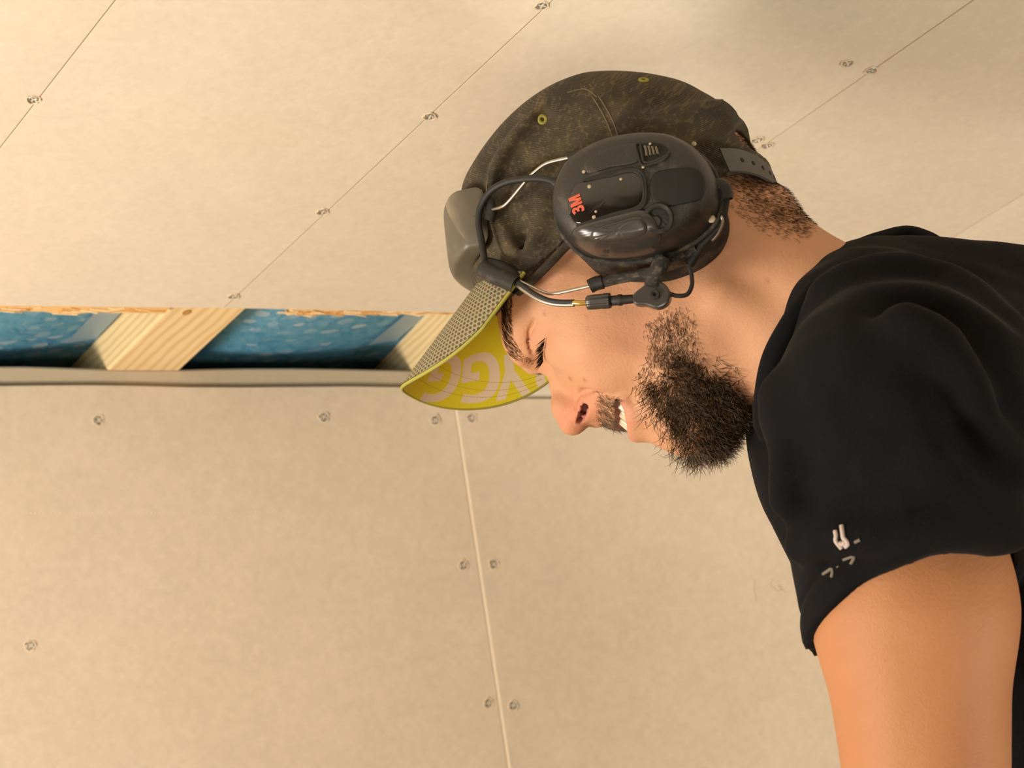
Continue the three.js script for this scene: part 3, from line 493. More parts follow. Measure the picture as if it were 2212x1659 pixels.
const person = thing('person', 'bearded man in black t-shirt bending forward, wearing cap and ear muffs', 'person');
const FOOT = V(0.5, 0, -1.42); person.position.copy(FOOT);
const own = g => { g.translate(-FOOT.x, -FOOT.y, -FOOT.z); return g; };
part('body', own(mergeGeometries(bodyGeos)), M.skin, person);
const shirt = part('t_shirt', own(shirtGeo), M.shirt, person);
{
  // ribbed collar round the neck
  const pts = [[1858, 541, 1.37], [1800, 588, 1.312], [1752, 640, 1.288], [1708, 702, 1.278], [1672, 770, 1.28], [1655, 850, 1.295], [1655, 925, 1.335], [1700, 940, 1.40], [1770, 860, 1.45], [1830, 730, 1.46], [1862, 610, 1.43]].map(p => P(...p));
  const c = new THREE.CatmullRomCurve3(pts, true, 'centripetal'), g = new THREE.TubeGeometry(c, 160, .0075, 10, true); own(g);
  part('collar', g, M.shirt, shirt);
  const tg = new THREE.TubeGeometry(new THREE.CatmullRomCurve3([P(1850, 548, 1.40), P(1900, 530, 1.42), P(1960, 517, 1.43), P(2000, 528, 1.42), P(2035, 548, 1.40)]), 40, .0095, 8); own(tg); part('collar_fold', tg, M.shirt, shirt);
  // hem band stitches and the small white print on the sleeve, raised on the cloth
  const onShirt = (px, py) => { const r = ray(px, py); let t = 1.08; for (let k = 0; k < 400; k++) { const d = shirtField(CAM.x + r.x * t, CAM.y + r.y * t, CAM.z + r.z * t); if (d < 1e-4) break; t += Math.max(d * .5, 1e-4); } return CAM.clone().addScaledVector(r, t); };
  const blob = (pts, r) => own(new THREE.TubeGeometry(new THREE.CatmullRomCurve3(pts.map(p => onShirt(...p))), 14, r, 5));
  const white = std({ color: 0xb9aaa2, roughness: .8 }), fade = std({ color: 0x6f675a, roughness: .9 });
  part('sleeve_print', mergeGeometries([blob([[1804, 1147], [1806, 1158], [1805, 1168], [1812, 1178], [1818, 1185]], .0014), blob([[1818, 1136], [1820, 1150], [1822, 1162], [1829, 1170], [1830, 1178], [1824, 1180]], .0015), blob([[1813, 1172], [1820, 1176], [1824, 1170]], .0013)]), white, shirt);
  part('faded_print', mergeGeometries([blob([[1778, 1240], [1790, 1232], [1797, 1228], [1798, 1238], [1796, 1246]], .0010), blob([[1808, 1222], [1810, 1224]], .0010), blob([[1822, 1209], [1835, 1204], [1843, 1202], [1842, 1210], [1838, 1217]], .0010), blob([[1846, 1172], [1858, 1166]], .0010)]), fade, shirt);
}
{
  const leg = (i) => (x, y, z) => smin(cone(x, y, z, HIP(i ? -1 : 1), KNEE[i], .095, .070), cone(x, y, z, KNEE[i], ANK[i], .070, .060), .03);
  const l0 = leg(0), l1 = leg(1), tf = (x, y, z) => { let f = smin(l0(x, y, z), l1(x, y, z), .05); f = smin(f, cone(x, y, z, HIP(1), HIP(-1), .135, .135), .06); return f + .002 * Math.sin(y * 80 + x * 40) * Math.sin(z * 50); };
  const g = planarUV(surfaceNets(tf, [0.15, 0.03, -1.75], [0.86, 0.78, -1.1], .011), 8);
  part('trousers', own(g), std({ color: 0x2b2c30, roughness: .9, bumpMap: knit, bumpScale: .0005 }), person);
  for (const i of [0, 1]) { const A = ANK[i], bf = (x, y, z) => smax(smin(cone(x, y, z, A, V(A.x, .05, A.z), .056, .05), cone(x, y, z, V(A.x + .03, .045, A.z), V(A.x - .17, .038, A.z), .045, .040), .03), .002 - y, .004); part('boot', own(planarUV(surfaceNets(bf, [A.x - .24, -.01, A.z - .08], [A.x + .12, .2, A.z + .08], .007), 8)), std({ color: 0x3a2c1e, roughness: .6 }), person); }
}
{
  // teeth: single crowns set on the dental arch
  const g0 = new RoundedBoxGeometry(.0056, .0100, .0074, 3, .0020), enamel = std({ color: lin(.62, .53, .37), roughness: .22, clearcoat: .4 });
  const arch = new THREE.CatmullRomCurve3([...MO.slice(0, 4), MO[4], ...MO.slice(0, 4).reverse().map(p => V(p.x, p.y, -p.z))]);
  const cz = []; for (let i = 0; i <= 200; i++) cz.push(arch.getPoint(i / 200));
  for (const [z, s] of [[.0040, 1], [.0118, .95], [.0186, .92], [.0240, .85]]) for (const k of [-1, 1]) {
    let q = cz[0]; for (const p of cz) if (Math.abs(p.z - z * k) < Math.abs(q.z - z * k)) q = p;
    const turn = Math.min(1.15, z * 48), t = new THREE.Mesh(g0, enamel); t.name = 'tooth'; t.castShadow = t.receiveShadow = true;
    const loc = V(q.x + .0030 + (z < .006 ? .004 : 0), q.y - .0016, q.z - k * Math.sin(turn) * .0016);
    t.matrix.copy(new THREE.Matrix4().makeTranslation(-FOOT.x, -FOOT.y, -FOOT.z).multiply(headM).multiply(new THREE.Matrix4().makeTranslation(loc.x, loc.y, loc.z)).multiply(new THREE.Matrix4().makeRotationY(k * turn)).multiply(new THREE.Matrix4().makeScale(1, s, s)));
    t.matrix.decompose(t.position, t.quaternion, t.scale); person.add(t);
  }
}

// ------------------------------------------------------------------ hair, strand by strand
function strandMesh(list) {   // list: {pts:[Vector3], r, c:[r,g,b]} in head-local
  const pos = [], nor = [], col = [], idx = [];
  for (const s of list) {
    const n = s.pts.length, b0 = pos.length / 3;
    for (let i = 0; i < n; i++) {
      const p = s.pts[i], t = (i < n - 1 ? s.pts[i + 1].clone().sub(p) : p.clone().sub(s.pts[i - 1])).normalize(), u = Math.abs(t.z) < .8 ? V(0, 0, 1).cross(t).normalize() : V(1, 0, 0).cross(t).normalize(), v = t.clone().cross(u), r = s.r * (1 - .75 * (i / (n - 1)) ** 2);
      for (let k = 0; k < 3; k++) { const a = k * 2.0944, c = Math.cos(a), d = Math.sin(a), nx = u.x * c + v.x * d, ny = u.y * c + v.y * d, nz = u.z * c + v.z * d; pos.push(p.x + nx * r, p.y + ny * r, p.z + nz * r); nor.push(nx, ny, nz); const f = 1 + .5 * i / n; col.push(s.c[0] * f, s.c[1] * f, s.c[2] * f); }
    }
    for (let i = 0; i < n - 1; i++) for (let k = 0; k < 3; k++) { const a = b0 + i * 3 + k, b = b0 + i * 3 + (k + 1) % 3; idx.push(a, a + 3, b, b, a + 3, b + 3); }
  }
  const g = new THREE.BufferGeometry(); g.setAttribute('position', new THREE.Float32BufferAttribute(pos, 3)); g.setAttribute('normal', new THREE.Float32BufferAttribute(nor, 3)); g.setAttribute('color', new THREE.Float32BufferAttribute(col, 3)); g.setIndex(idx); g.applyMatrix4(headM); return own(g);
}
M.hair = std({ vertexColors: true, roughness: .45, sheen: .2, sheenColor: lin(.5, .3, .15) });
const tri = (() => { const p = headGeo.attributes.position, ix = headGeo.index.array, n = ix.length / 3, cum = new Float32Array(n); let s = 0; const a = V(), b = V(), c = V(); for (let i = 0; i < n; i++) { a.fromBufferAttribute(p, ix[i * 3]); b.fromBufferAttribute(p, ix[i * 3 + 1]); c.fromBufferAttribute(p, ix[i * 3 + 2]); s += b.sub(a).cross(c.sub(a)).length(); cum[i] = s; } return { p, nn: headGeo.attributes.normal, ix, cum, s, n }; })();
function scalp() { const t = rnd() * tri.s; let lo = 0, hi = tri.n - 1; while (lo < hi) { const m = (lo + hi) >> 1; if (tri.cum[m] < t) lo = m + 1; else hi = m; } let u = rnd(), v = rnd(); if (u + v > 1) { u = 1 - u; v = 1 - v; } const P0 = V(0, 0, 0), N0 = V(0, 0, 0), q = V(0, 0, 0); [[0, 1 - u - v], [1, u], [2, v]].forEach(([k, w]) => { P0.addScaledVector(q.fromBufferAttribute(tri.p, tri.ix[lo * 3 + k]), w); N0.addScaledVector(q.fromBufferAttribute(tri.nn, tri.ix[lo * 3 + k]), w); }); return [P0, N0.normalize()]; }
const poly = (pts) => { const q = pts.map(([x, y]) => ({ x, y })); return (x, y) => inside(q, x, y) ? polyDist(q, x, y, true) : -polyDist(q, x, y, true); };
const beardArea = poly([[1402, 792], [1446, 752], [1505, 776], [1568, 806], [1610, 850], [1648, 892], [1640, 925], [1598, 985], [1540, 1005], [1480, 992], [1462, 968], [1448, 935], [1420, 905], [1394, 868], [1382, 828]]);
const burnArea = poly([[1380, 690], [1440, 655], [1500, 660], [1512, 720], [1530, 790], [1440, 800], [1385, 800], [1392, 745]]);
const stacheArea = poly([[1288, 846], [1318, 850], [1340, 856], [1334, 890], [1336, 930], [1290, 930], [1278, 880]]);
const napeArea = poly([[1555, 240], [1680, 240], [1690, 400], [1760, 470], [1735, 520], [1660, 500], [1590, 470], [1560, 400]]);
function grow(count, tries, dens, style) {
  const out = []; let k = 0;
  while (out.length < count && k++ < tries) {
    const [p, n] = scalp(), m = V(p.x, p.y, Math.abs(p.z)), q = toPx(m), d = dens(q[0], q[1], m); if (rnd() > d) continue;
    const st = style(q[0], q[1], m); const e = .5, dl = H(q[0] + st.dx * e, q[1] + st.dy * e, m.z).sub(H(q[0], q[1], m.z)).normalize(); if (p.z < 0) dl.z *= -1;
    let dir = dl.multiplyScalar(1 - st.lift).addScaledVector(n, st.lift).add(V(gauss(), gauss(), gauss()).multiplyScalar(st.wild)).normalize();
    const pts = [p.clone().addScaledVector(n, -.0006)], curl = V(gauss(), gauss(), gauss()).multiplyScalar(st.curl), seg = st.seg ?? 5, len = st.len * (.6 + .7 * rnd()); let cur = pts[0];
    for (let i = 0; i < seg; i++) { dir = dir.clone().add(curl).addScaledVector(V(gauss(), gauss(), gauss()), st.curl * .6).normalize(); cur = cur.clone().addScaledVector(dir, len / seg); const f = headField(cur.x, cur.y, cur.z); if (f < .0004) cur.addScaledVector(n, .0004 - f); pts.push(cur); }
    out.push({ pts, r: st.r, c: st.c() });
  }
  return out;
}
const brown = () => { const t = rnd(); return t < .45 ? [.055, .028, .013] : t < .8 ? [.14, .068, .027] : [.30, .16, .065]; };
const auburn = () => { const t = rnd(); return t < .35 ? [.16, .082, .034] : t < .75 ? [.29, .16, .07] : [.42, .26, .12]; };
const flow = (x, y) => { const t = smooth(1380, 1600, x), a = Math.atan2(lerp(.97, .66, t), lerp(.25, .75, t)) + (nA[(Math.round(y * 1.6) & 511) * 512 + (Math.round(x * 1.6) & 511)] - .5) * 4.2; return [Math.cos(a), Math.sin(a)]; };   // wavy locks
const beard = [
  ...grow(8600, 900000, (x, y) => { const a = beardArea(x, y); return a < -30 ? 0 : (a < 0 ? .06 * (1 + a / 30) : clamp(a / 45, .08, 1)) * (.45 + .55 * smooth(-.1, .35, nA[(Math.round(y * .9) & 511) * 512 + (Math.round(x * .9) & 511)] - .35)); },
    (x, y) => { const [dx, dy] = flow(x, y), c = smooth(800, 960, y); return { dx, dy, lift: lerp(.30, .42, c), wild: .22, curl: .30, len: lerp(.0085, .0140, c), r: .00021, c: rnd() < lerp(.30, .78, smooth(1420, 1540, x)) ? brown : auburn, seg: 5 }; }),
  ...grow(1500, 300000, (x, y) => clamp(burnArea(x, y) / 55, 0, .6), (x, y) => ({ dx: .15, dy: 1, lift: .22, wild: .25, curl: .16, len: .0065, r: .00013, c: rnd() < .35 ? brown : auburn, seg: 4 })),
];
part('beard', strandMesh(beard), M.hair, person).userData.label = 'curly brown full beard';
part('moustache', strandMesh(grow(900, 300000, (x, y) => clamp(stacheArea(x, y) / 12, 0, .9), (x, y) => ({ dx: .75, dy: lerp(.1, .5, rnd()), lift: .2, wild: .3, curl: .14, len: .0050, r: .00012, c: auburn, seg: 4 }))), M.hair, person);
part('cropped_hair', strandMesh(grow(9000, 500000, (x, y, m) => clamp((napeArea(x, y) + 10) / 60, 0, 1), (x, y) => ({ dx: .75, dy: .65, lift: .32, wild: .2, curl: .06, len: .0040, r: .00011, c: () => rnd() < .5 ? [.09, .05, .025] : [.18, .105, .052], seg: 3 }))), M.hair, person);
{
  const brow = poly([[1086, 655], [1106, 655], [1107, 700], [1110, 738], [1126, 764], [1150, 784], [1142, 790], [1112, 772], [1096, 745], [1089, 705]]);
  part('eyebrows', strandMesh(grow(1400, 600000, (x, y) => brow(x, y) > -3 ? .9 : 0, (x, y) => ({ dx: -.12, dy: -1, lift: .06, wild: .16, curl: .04, len: .0058, r: .00011, c: () => rnd() < .7 ? [.035, .020, .010] : [.10, .06, .03], seg: 4 }))), M.hair, person);
  const lash = [];
  const full = (x, y, az) => headField(x, y, az), slit = new THREE.CatmullRomCurve3(SLIT);
  for (const k of [-1, 1]) for (let i = 0; i < 95; i++) {
    const t = .12 + .8 * rnd(), a = slit.getPoint(t), n = normalOf(full, a), pq = toPx(a), im = H(pq[0] - 4, pq[1] + 9, a.z).sub(H(pq[0], pq[1], a.z)).normalize();
    let d = im.multiplyScalar(.9).addScaledVector(n, .55).add(V(gauss(), gauss(), gauss()).multiplyScalar(.16)).normalize(), c = a.clone(); const pts = [c], L = .0075 * (.7 + .5 * rnd());
    for (let q = 0; q < 4; q++) { d = d.clone().add(V(-.05, .06, .02)).normalize(); c = c.clone().addScaledVector(d, L / 4); pts.push(c); }
    lash.push({ pts: pts.map(p => V(p.x, p.y, p.z * k)), r: .00017, c: [.014, .009, .006] });
  }
  for (const k of [0, 1]) part('eyelashes', strandMesh(lash.slice(k * 95, k * 95 + 95)), M.hair, person);
}
console.log('hair done', beard.length);

// ------------------------------------------------------------------ cap
const cap = thing('baseball_cap', 'dusty dark olive cap with yellow underside on the bending man', 'cap');
cap.position.copy(HO); cap.quaternion.setFromRotationMatrix(headM);
const capTop = spline2([[1040, 652], [1016, 570], [1006, 490], [1012, 420], [1040, 365], [1075, 315], [1110, 275], [1155, 235], [1200, 205], [1240, 186], [1285, 172], [1335, 168], [1390, 170], [1440, 177], [1490, 190], [1530, 210], [1570, 235], [1605, 262], [1630, 290], [1650, 320], [1663, 355], [1674, 396]], 200, false);
const capBase = spline2([[1674, 396], [1600, 432], [1540, 455], [1420, 505], [1300, 575], [1220, 640], [1160, 682], [1100, 700], [1040, 652]], 60, false);
const capSide = new Side(capTop, [...capTop, ...capBase.slice(1, -1)], [[1350, 300, .079, .078], [1500, 320, .078, .075], [1450, 470, .0795, .075], [1200, 380, .076, .068], [1100, 450, .072, .060], [1080, 600, .068, .055], [1200, 600, .077, .055], [1600, 380, .070, .062]], .02, [-0.16, -0.09], [0.17, 0.17]);
const capPoly = [...capTop, ...capBase.slice(1, -1)];
const capCutD = (x, y) => { const e = polyDist(capBase, x, y, false); return inside(capPoly, x, y) ? -e : e; };
const capBase3 = (x, y, az) => capSide.field(x, y, az);
const C3 = (px, py, off) => { const p = march(capBase3, px, py); return p.addScaledVector(normalOf(capBase3, p), off); };
const CF = [   // folds in the slack cloth of the crown: (px, py) on the cloth, depth, radius, sign
  [[[1150, 262], [1112, 305], [1085, 350], [1070, 400]], -.0005, .0058, 1], [[[1178, 262], [1130, 315], [1100, 365], [1084, 420]], .0015, .0062, -1],
  [[[1425, 262], [1490, 246], [1540, 236], [1568, 234]], -.001, .0058, 1], [[[1430, 290], [1500, 270], [1555, 262]], .006, .008, -1],
  [[[1062, 470], [1100, 530], [1140, 590]], -.002, .004, 1], [[[1090, 440], [1130, 500], [1150, 560]], .003, .005, -1], [[[1178, 440], [1150, 520], [1165, 590]], -.002, .0035, 1],
].map(([p, o, r, s]) => [p.map(q => C3(q[0], q[1], o)), r, s]);
const openC = H(1642, 306, 0);
function capField(x, y, z) {
  const az = Math.abs(z); let f = capSide.field(x, y, az);
  if (Math.abs(f) < .03) for (const [c, r, s] of CF) { let g = 1; for (let i = 0; i < c.length - 1; i++) g = Math.min(g, cone(x, y, z, c[i], c[i + 1], r, r)); f = s > 0 ? smin(f, g, .009) : smax(f, -g, .007); }
  const o = (Math.sqrt(((x - openC.x) / .020) ** 2 + ((y - openC.y) / .0135) ** 2 + (z / .048) ** 2) - 1) * .0135; f = smax(f, -o, .003);   // arched opening above the strap
  return f;
}
const capGeoRaw = (() => {
  const f = (x, y, z) => { const a = capField(x, y, z); if (a > .02) return a; let d = capCut(x, y); return smax(a, d, .002); };
  const grid = new Map(), st = .0022, x0 = -.16, y0 = -.09; const cut = new Float32Array(152 * 122); for (let j = 0; j < 122; j++) for (let i = 0; i < 152; i++) cut[j * 152 + i] = capCutD(x0 + i * st, y0 + j * st);
  function capCut(x, y) { const fx = clamp((x - x0) / st, 0, 150.9), fy = clamp((y - y0) / st, 0, 120.9), i = fx | 0, j = fy | 0, u = fx - i, v = fy - j, k = j * 152 + i; return (cut[k] * (1 - u) + cut[k + 1] * u) * (1 - v) + (cut[k + 152] * (1 - u) + cut[k + 153] * u) * v; }
  // outside the crown outline the base cut must not bite: only below the base line
  const below = (x, y) => capCut(x, y);
  const ff = (x, y, z) => { const a = capField(x, y, z); if (a > .02) return a; const inC = inside(capPoly, x, y); return inC ? smax(a, below(x, y), .002) : a; };
  return surfaceNets(ff, [-0.14, -0.085, -0.088], [0.155, 0.155, 0.088], .002);
})();
planarUV(capGeoRaw, 9);
console.log('cap', capGeoRaw.index.count / 3);
const denim = dataTex(512, (x, y, i) => { const tw = .5 + .5 * Math.sin((x + y) * Math.PI / 4), dust = smooth(.35, .75, nA[i]) * .30 + smooth(.50, .8, nB[i]) * .55 + .25 * smooth(.4, .6, nC[i]); return [46 + tw * 7 + dust * 52, 40 + tw * 6 + dust * 45, 30 + tw * 5 + dust * 30]; }, true);
const twill = dataTex(512, (x, y, i) => grey(110 + 60 * Math.sin((x + y) * Math.PI / 4) + 90 * (nB[i] - .5)), false);
M.denim = std({ map: denim, bumpMap: twill, bumpScale: .0006, roughness: .95, sheen: .25, sheenColor: lin(.25, .20, .13), sheenRoughness: .6 });
M.thread = std({ color: 0x6b5f45, roughness: .95 });
M.denim2 = std({ color: 0x8f8468, map: denim, bumpMap: twill, bumpScale: .0006, roughness: .95 });
const crown = part('crown', capGeoRaw, M.denim, cap);
const onCap = (px, py, out = 0) => { const r = ray(px, py).transformDirection(headI); let t = (0.10 - camL.z) / r.z - .01; const p = camL.clone().addScaledVector(r, t); for (let k = 0; k < 80; k++) { const d = capField(p.x, p.y, p.z); if (d < out + 2e-4) break; p.addScaledVector(r, Math.max((d - out) * .7, 2e-4)); } return p; };
const tube = (pts, r, seg = 60, rs = 7) => new THREE.TubeGeometry(new THREE.CatmullRomCurve3(pts, false, 'centripetal'), seg, r, rs);
{
  // eyelets, seams, strap, base band
  const eye = (px, py, rx, ry) => { const c = onCap(px, py), g = new THREE.TorusGeometry(.0024, .0012, 8, 22), h = 1e-3, n = V(capField(c.x + h, c.y, c.z) - capField(c.x - h, c.y, c.z), capField(c.x, c.y + h, c.z) - capField(c.x, c.y - h, c.z), capField(c.x, c.y, c.z + h) - capField(c.x, c.y, c.z - h)).normalize(); g.scale(rx, ry, .8); g.applyQuaternion(new THREE.Quaternion().setFromUnitVectors(V(0, 0, 1), n)); g.translate(c.x, c.y, c.z); part('eyelet', g, std({ color: 0x8e8838, roughness: .8 }), cap).userData.label = 'yellow stitched eyelet'; };
  eye(1172, 258, 1, 1); eye(1390, 173, 1.1, 1);
  const seam = (px) => part('seam', tube(px.map(q => onCap(q[0], q[1])), .0004, 50, 5), M.thread, cap);
  seam([[1262, 186], [1290, 225], [1310, 262], [1325, 300]]); seam([[1274, 182], [1302, 222], [1322, 258], [1336, 296]]); seam([[1060, 350], [1052, 400], [1050, 440]]); seam([[1225, 200], [1262, 192], [1290, 210]]);
  // strap across the opening, with dark discs coloured like the shade in snap holes
  const arc = [[1560, 352, .066], [1590, 352, .058], [1622, 360, .044], [1648, 374, .028], [1664, 388, .012], [1670, 396, 0]].map(q => H(...q)); const far = arc.slice(0, -1).reverse().map(p => V(p.x, p.y, -p.z)); const curve = new THREE.CatmullRomCurve3([...arc, ...far], false, 'centripetal');
  const n = 80, pos = [], idx = [], up = H(1600, 330, 0).sub(H(1618, 372, 0)).normalize();
  for (let i = 0; i <= n; i++) { const p = curve.getPoint(i / n), t = curve.getTangent(i / n), nn = t.clone().cross(up).normalize(); if (nn.x * p.x < 0 && p.x > 0) nn.negate(); const o = V(p.x + .002, p.y, p.z); for (const [u, w] of [[-.0085, .0010], [.0085, .0010], [.0085, -.0010], [-.0085, -.0010]]) { const q = o.clone().addScaledVector(up, u).addScaledVector(nn, w); pos.push(q.x, q.y, q.z); } }
  for (let i = 0; i < n; i++) for (let k = 0; k < 4; k++) { const a = i * 4 + k, b = i * 4 + (k + 1) % 4; idx.push(a, b, a + 4, b, b + 4, a + 4); }
  let g = new THREE.BufferGeometry(); g.setAttribute('position', new THREE.Float32BufferAttribute(pos, 3)); g.setIndex(idx); g = toCreasedNormals(g, .6);
  const strap = part('strap', g, std({ color: 0x4c4a44, roughness: .7 }), cap);
  for (let i = 0; i < 5; i++) { const u = .12 + i * .075, p = curve.getPoint(u), t = curve.getTangent(u), nn = t.clone().cross(up).normalize(); if (nn.x < 0) nn.negate(); const c = new THREE.CylinderGeometry(.0016, .0016, .0012, 12); c.applyQuaternion(new THREE.Quaternion().setFromUnitVectors(V(0, 1, 0), nn)); c.translate(p.x + .002 + nn.x * .0008, p.y + nn.y * .0008, p.z + nn.z * .0008); part('snap_disc', c, std({ color: 0x15140f, roughness: .9 }), strap); }
  const bp = []; for (const [px, py, l] of [[1118, 632, .070], [1150, 606, .0765], [1190, 566, .0785], [1225, 530, .0785], [1262, 500, .078]]) bp.push(H(px, py, l)); part('sweat_band', tube(bp, .0030, 30, 8), M.denim, cap);

  // visor: curved sheet, top and yellow underside
  const B0 = [1030, 640], rd = [-.597, .802], nd = [.802, .597], hw = .078;
  const at = (a, r, n) => { const q = H(B0[0] + rd[0] * r + nd[0] * n, B0[1] + rd[1] * r + nd[1] * n, 0); q.z = a * hw; return q; };
  const rf = a => 258 * Math.sqrt(Math.max(0, 1 - Math.pow(Math.abs(a) / 1.07, 2.6))), rb = a => -8 - 75 * a * a, sag = a => 128 * a * a;
  const NA = 96, NT = 24, AM = 1.055;
  const sheet = (dn, top) => { const pos = [], uv = [], idx = []; for (let i = 0; i <= NA; i++) for (let j = 0; j <= NT; j++) { const a = lerp(-AM, AM, i / NA), r = lerp(rb(a), rf(a) - (top ? 0 : 1), j / NT), p = at(a, r, sag(a) + dn); pos.push(p.x, p.y, p.z); uv.push((a + 1.1) / 2.2, (r + 90) / 360); } for (let i = 0; i < NA; i++) for (let j = 0; j < NT; j++) { const q = i * (NT + 1) + j; if (top) idx.push(q, q + NT + 1, q + 1, q + 1, q + NT + 1, q + NT + 2); else idx.push(q, q + 1, q + NT + 1, q + 1, q + NT + 2, q + NT + 1); } const g = new THREE.BufferGeometry(); g.setAttribute('position', new THREE.Float32BufferAttribute(pos, 3)); g.setAttribute('uv', new THREE.Float32BufferAttribute(uv, 2)); g.setIndex(idx); g.computeVertexNormals(); return g; };
  // honeycomb mesh cloth on top
  const N = 1024, hc = document.createElement('canvas'); hc.width = hc.height = N; const hx = hc.getContext('2d'); hx.fillStyle = '#978c6c'; hx.fillRect(0, 0, N, N);
  const bc = document.createElement('canvas'); bc.width = bc.height = N; const bx = bc.getContext('2d'); bx.fillStyle = '#808080'; bx.fillRect(0, 0, N, N);
  for (let j = 0; j < 46; j++) for (let i = 0; i < 40; i++) { const X = (i + (j % 2) * .5) * N / 39, Y = j * N / 44; for (const [c2d, col] of [[hx, `rgba(${74 + rnd() * 22},${68 + rnd() * 20},${50 + rnd() * 16},1)`], [bx, '#202020']]) { c2d.fillStyle = col; c2d.beginPath(); for (let k = 0; k < 6; k++) c2d.lineTo(X + 8.6 * Math.cos(k * Math.PI / 3 + .52), Y + 9.6 * Math.sin(k * Math.PI / 3 + .52)); c2d.fill(); } }
  for (let k = 0; k < 5000; k++) { hx.fillStyle = `rgba(150,140,112,${rnd() * .22})`; hx.beginPath(); hx.arc(rnd() * N, rnd() * N, 1 + rnd() * 5, 0, 7); hx.fill(); }
  const ht = new THREE.CanvasTexture(hc); ht.colorSpace = THREE.SRGBColorSpace; const hbm = new THREE.CanvasTexture(bc);
  const visor = new THREE.Group(); visor.name = 'visor'; cap.add(visor);
  part('visor_top', sheet(0, true), std({ map: ht, bumpMap: hbm, bumpScale: .0008, roughness: .95, side: THREE.DoubleSide }), visor);
  // yellow lining with beige print and rows of stitching (u runs across the visor, v from crown to rim)
  const yc = document.createElement('canvas'); yc.width = 2048; yc.height = 1280; const y = yc.getContext('2d'), SX = 2048 / (hw * 2.2 * 1000), SY = 1280 / (360 / 3.19);   // px per mm
  y.fillStyle = '#d8cb22'; y.fillRect(0, 0, 2048, 1280);
  for (let k = 0; k < 9000; k++) { y.fillStyle = rnd() < .5 ? 'rgba(190,172,14,.25)' : 'rgba(224,214,50,.22)'; y.fillRect(rnd() * 2048, rnd() * 1280, 2, 8 + rnd() * 14); }
  const AX = a => (a + 1.1) / 2.2 * 2048, RY = r => 1280 - (r + 90) / 360 * 1280;
  const glyph = (ch, a, r, rot, h) => { const k = Math.sqrt(78 * 78 + (2 * 40.1 * a) ** 2) / 78; y.save(); y.translate(AX(a), RY(r)); y.scale(SX / k, SY); y.rotate(-rot); y.font = `bold ${h * 1.38}px sans-serif`; y.textAlign = 'center'; y.textBaseline = 'middle'; y.fillStyle = '#dccbae'; y.fillText(ch, 0, 0); y.restore(); };
  glyph('B', -.985, 26, .95, 34); glyph('Y', -.80, 92, .82, 33); glyph('G', -.60, 136, .70, 37); glyph('G', -.28, 186, .45, 37);
  y.strokeStyle = '#a08a1c'; y.lineWidth = 3; y.setLineDash([16, 5]);
  for (const o of [40, 62, 88]) { y.beginPath(); for (let i = 0; i <= 80; i++) { const a = lerp(-1.0, 1.0, i / 80), r = rf(a) - o * (1 - .25 * a * a); i ? y.lineTo(AX(a), RY(r)) : y.moveTo(AX(a), RY(r)); } y.stroke(); }
  const yt = new THREE.CanvasTexture(yc); yt.colorSpace = THREE.SRGBColorSpace;
  part('visor_lining', sheet(9, false), std({ map: yt, roughness: .8, side: THREE.DoubleSide }), visor).userData.label = 'bright yellow lining printed BYGG';
  const rimPts = []; for (let i = 0; i <= 90; i++) { const a = lerp(-AM, AM, i / 90); rimPts.push(at(a, rf(a), sag(a) + 5)); } for (const s of [1, -1]) { const side = []; for (let j = 1; j <= 10; j++) side.push(at(s * AM, lerp(rf(AM), rb(AM), j / 10), sag(AM) + 5)); if (s > 0) rimPts.push(...side); else rimPts.unshift(...side.reverse()); }
  part('visor_piping', new THREE.TubeGeometry(new THREE.CatmullRomCurve3(rimPts), 240, .0013, 8), std({ color: 0x9a9440, roughness: .8 }), visor);
}

// ------------------------------------------------------------------ ear muffs
const muffs = thing('ear_muffs', 'black electronic ear muffs with wire arms and boom over the cap', 'ear muffs');
muffs.position.copy(HO); muffs.quaternion.setFromRotationMatrix(headM);
M.abs = std({ color: 0x242322, roughness: .42, clearcoat: .15, clearcoatRoughness: .4, bumpMap: dataTex(512, (x, y, i) => grey(255 * nB[i]), false, 6), bumpScale: .0002 });
{ // dust on the plastic: speckle and smears
  M.abs.map = dataTex(512, (x, y, i) => { const d = smooth(.56, .76, nA[i]) * .8 + smooth(.70, .82, nB[i]) * .5; return [34 + d * 42, 32 + d * 38, 30 + d * 30]; }, true, 1); M.abs.color.set(0xffffff);
}
M.gloss = std({ color: 0x0c0c0e, roughness: .12, clearcoat: .7, clearcoatRoughness: .1 });
M.pad = std({ color: 0x34322f, roughness: .3, clearcoat: .3, clearcoatRoughness: .3 });
M.hole = std({ color: 0x0a0a0a, roughness: .7 });  // near-black colour stands in for shade inside the switch and dial recesses
M.rub = std({ color: 0x1b1a19, roughness: .6 });
M.dusty = std({ map: dataTex(512, (x, y, i) => { const d = smooth(.40, .75, nA[(y * 2 & 511) * 512 + x]) * .7 + smooth(.6, .8, nB[i]) * .5; return [34 + d * 62, 31 + d * 56, 28 + d * 44]; }, true, 1), roughness: .8 });
M.steel = std({ color: lin(.45, .41, .35), metalness: 1, roughness: .38 });
M.brass = std({ color: lin(.70, .50, .15), metalness: 1, roughness: .25 });
const ZR = .103;
const cupOut = new THREE.CatmullRomCurve3([[1195, 450], [1203, 402], [1232, 352], [1288, 316], [1350, 298], [1412, 293], [1466, 301], [1512, 330], [1541, 375], [1550, 422], [1534, 470], [1494, 508], [1436, 535], [1376, 549], [1312, 551], [1260, 541], [1224, 512], [1203, 482]].map(q => H(q[0], q[1], ZR)), true, 'centripetal').getPoints(96).slice(0, -1);
const cupC = H(1376, 424, ZR); cupC.z = 0;
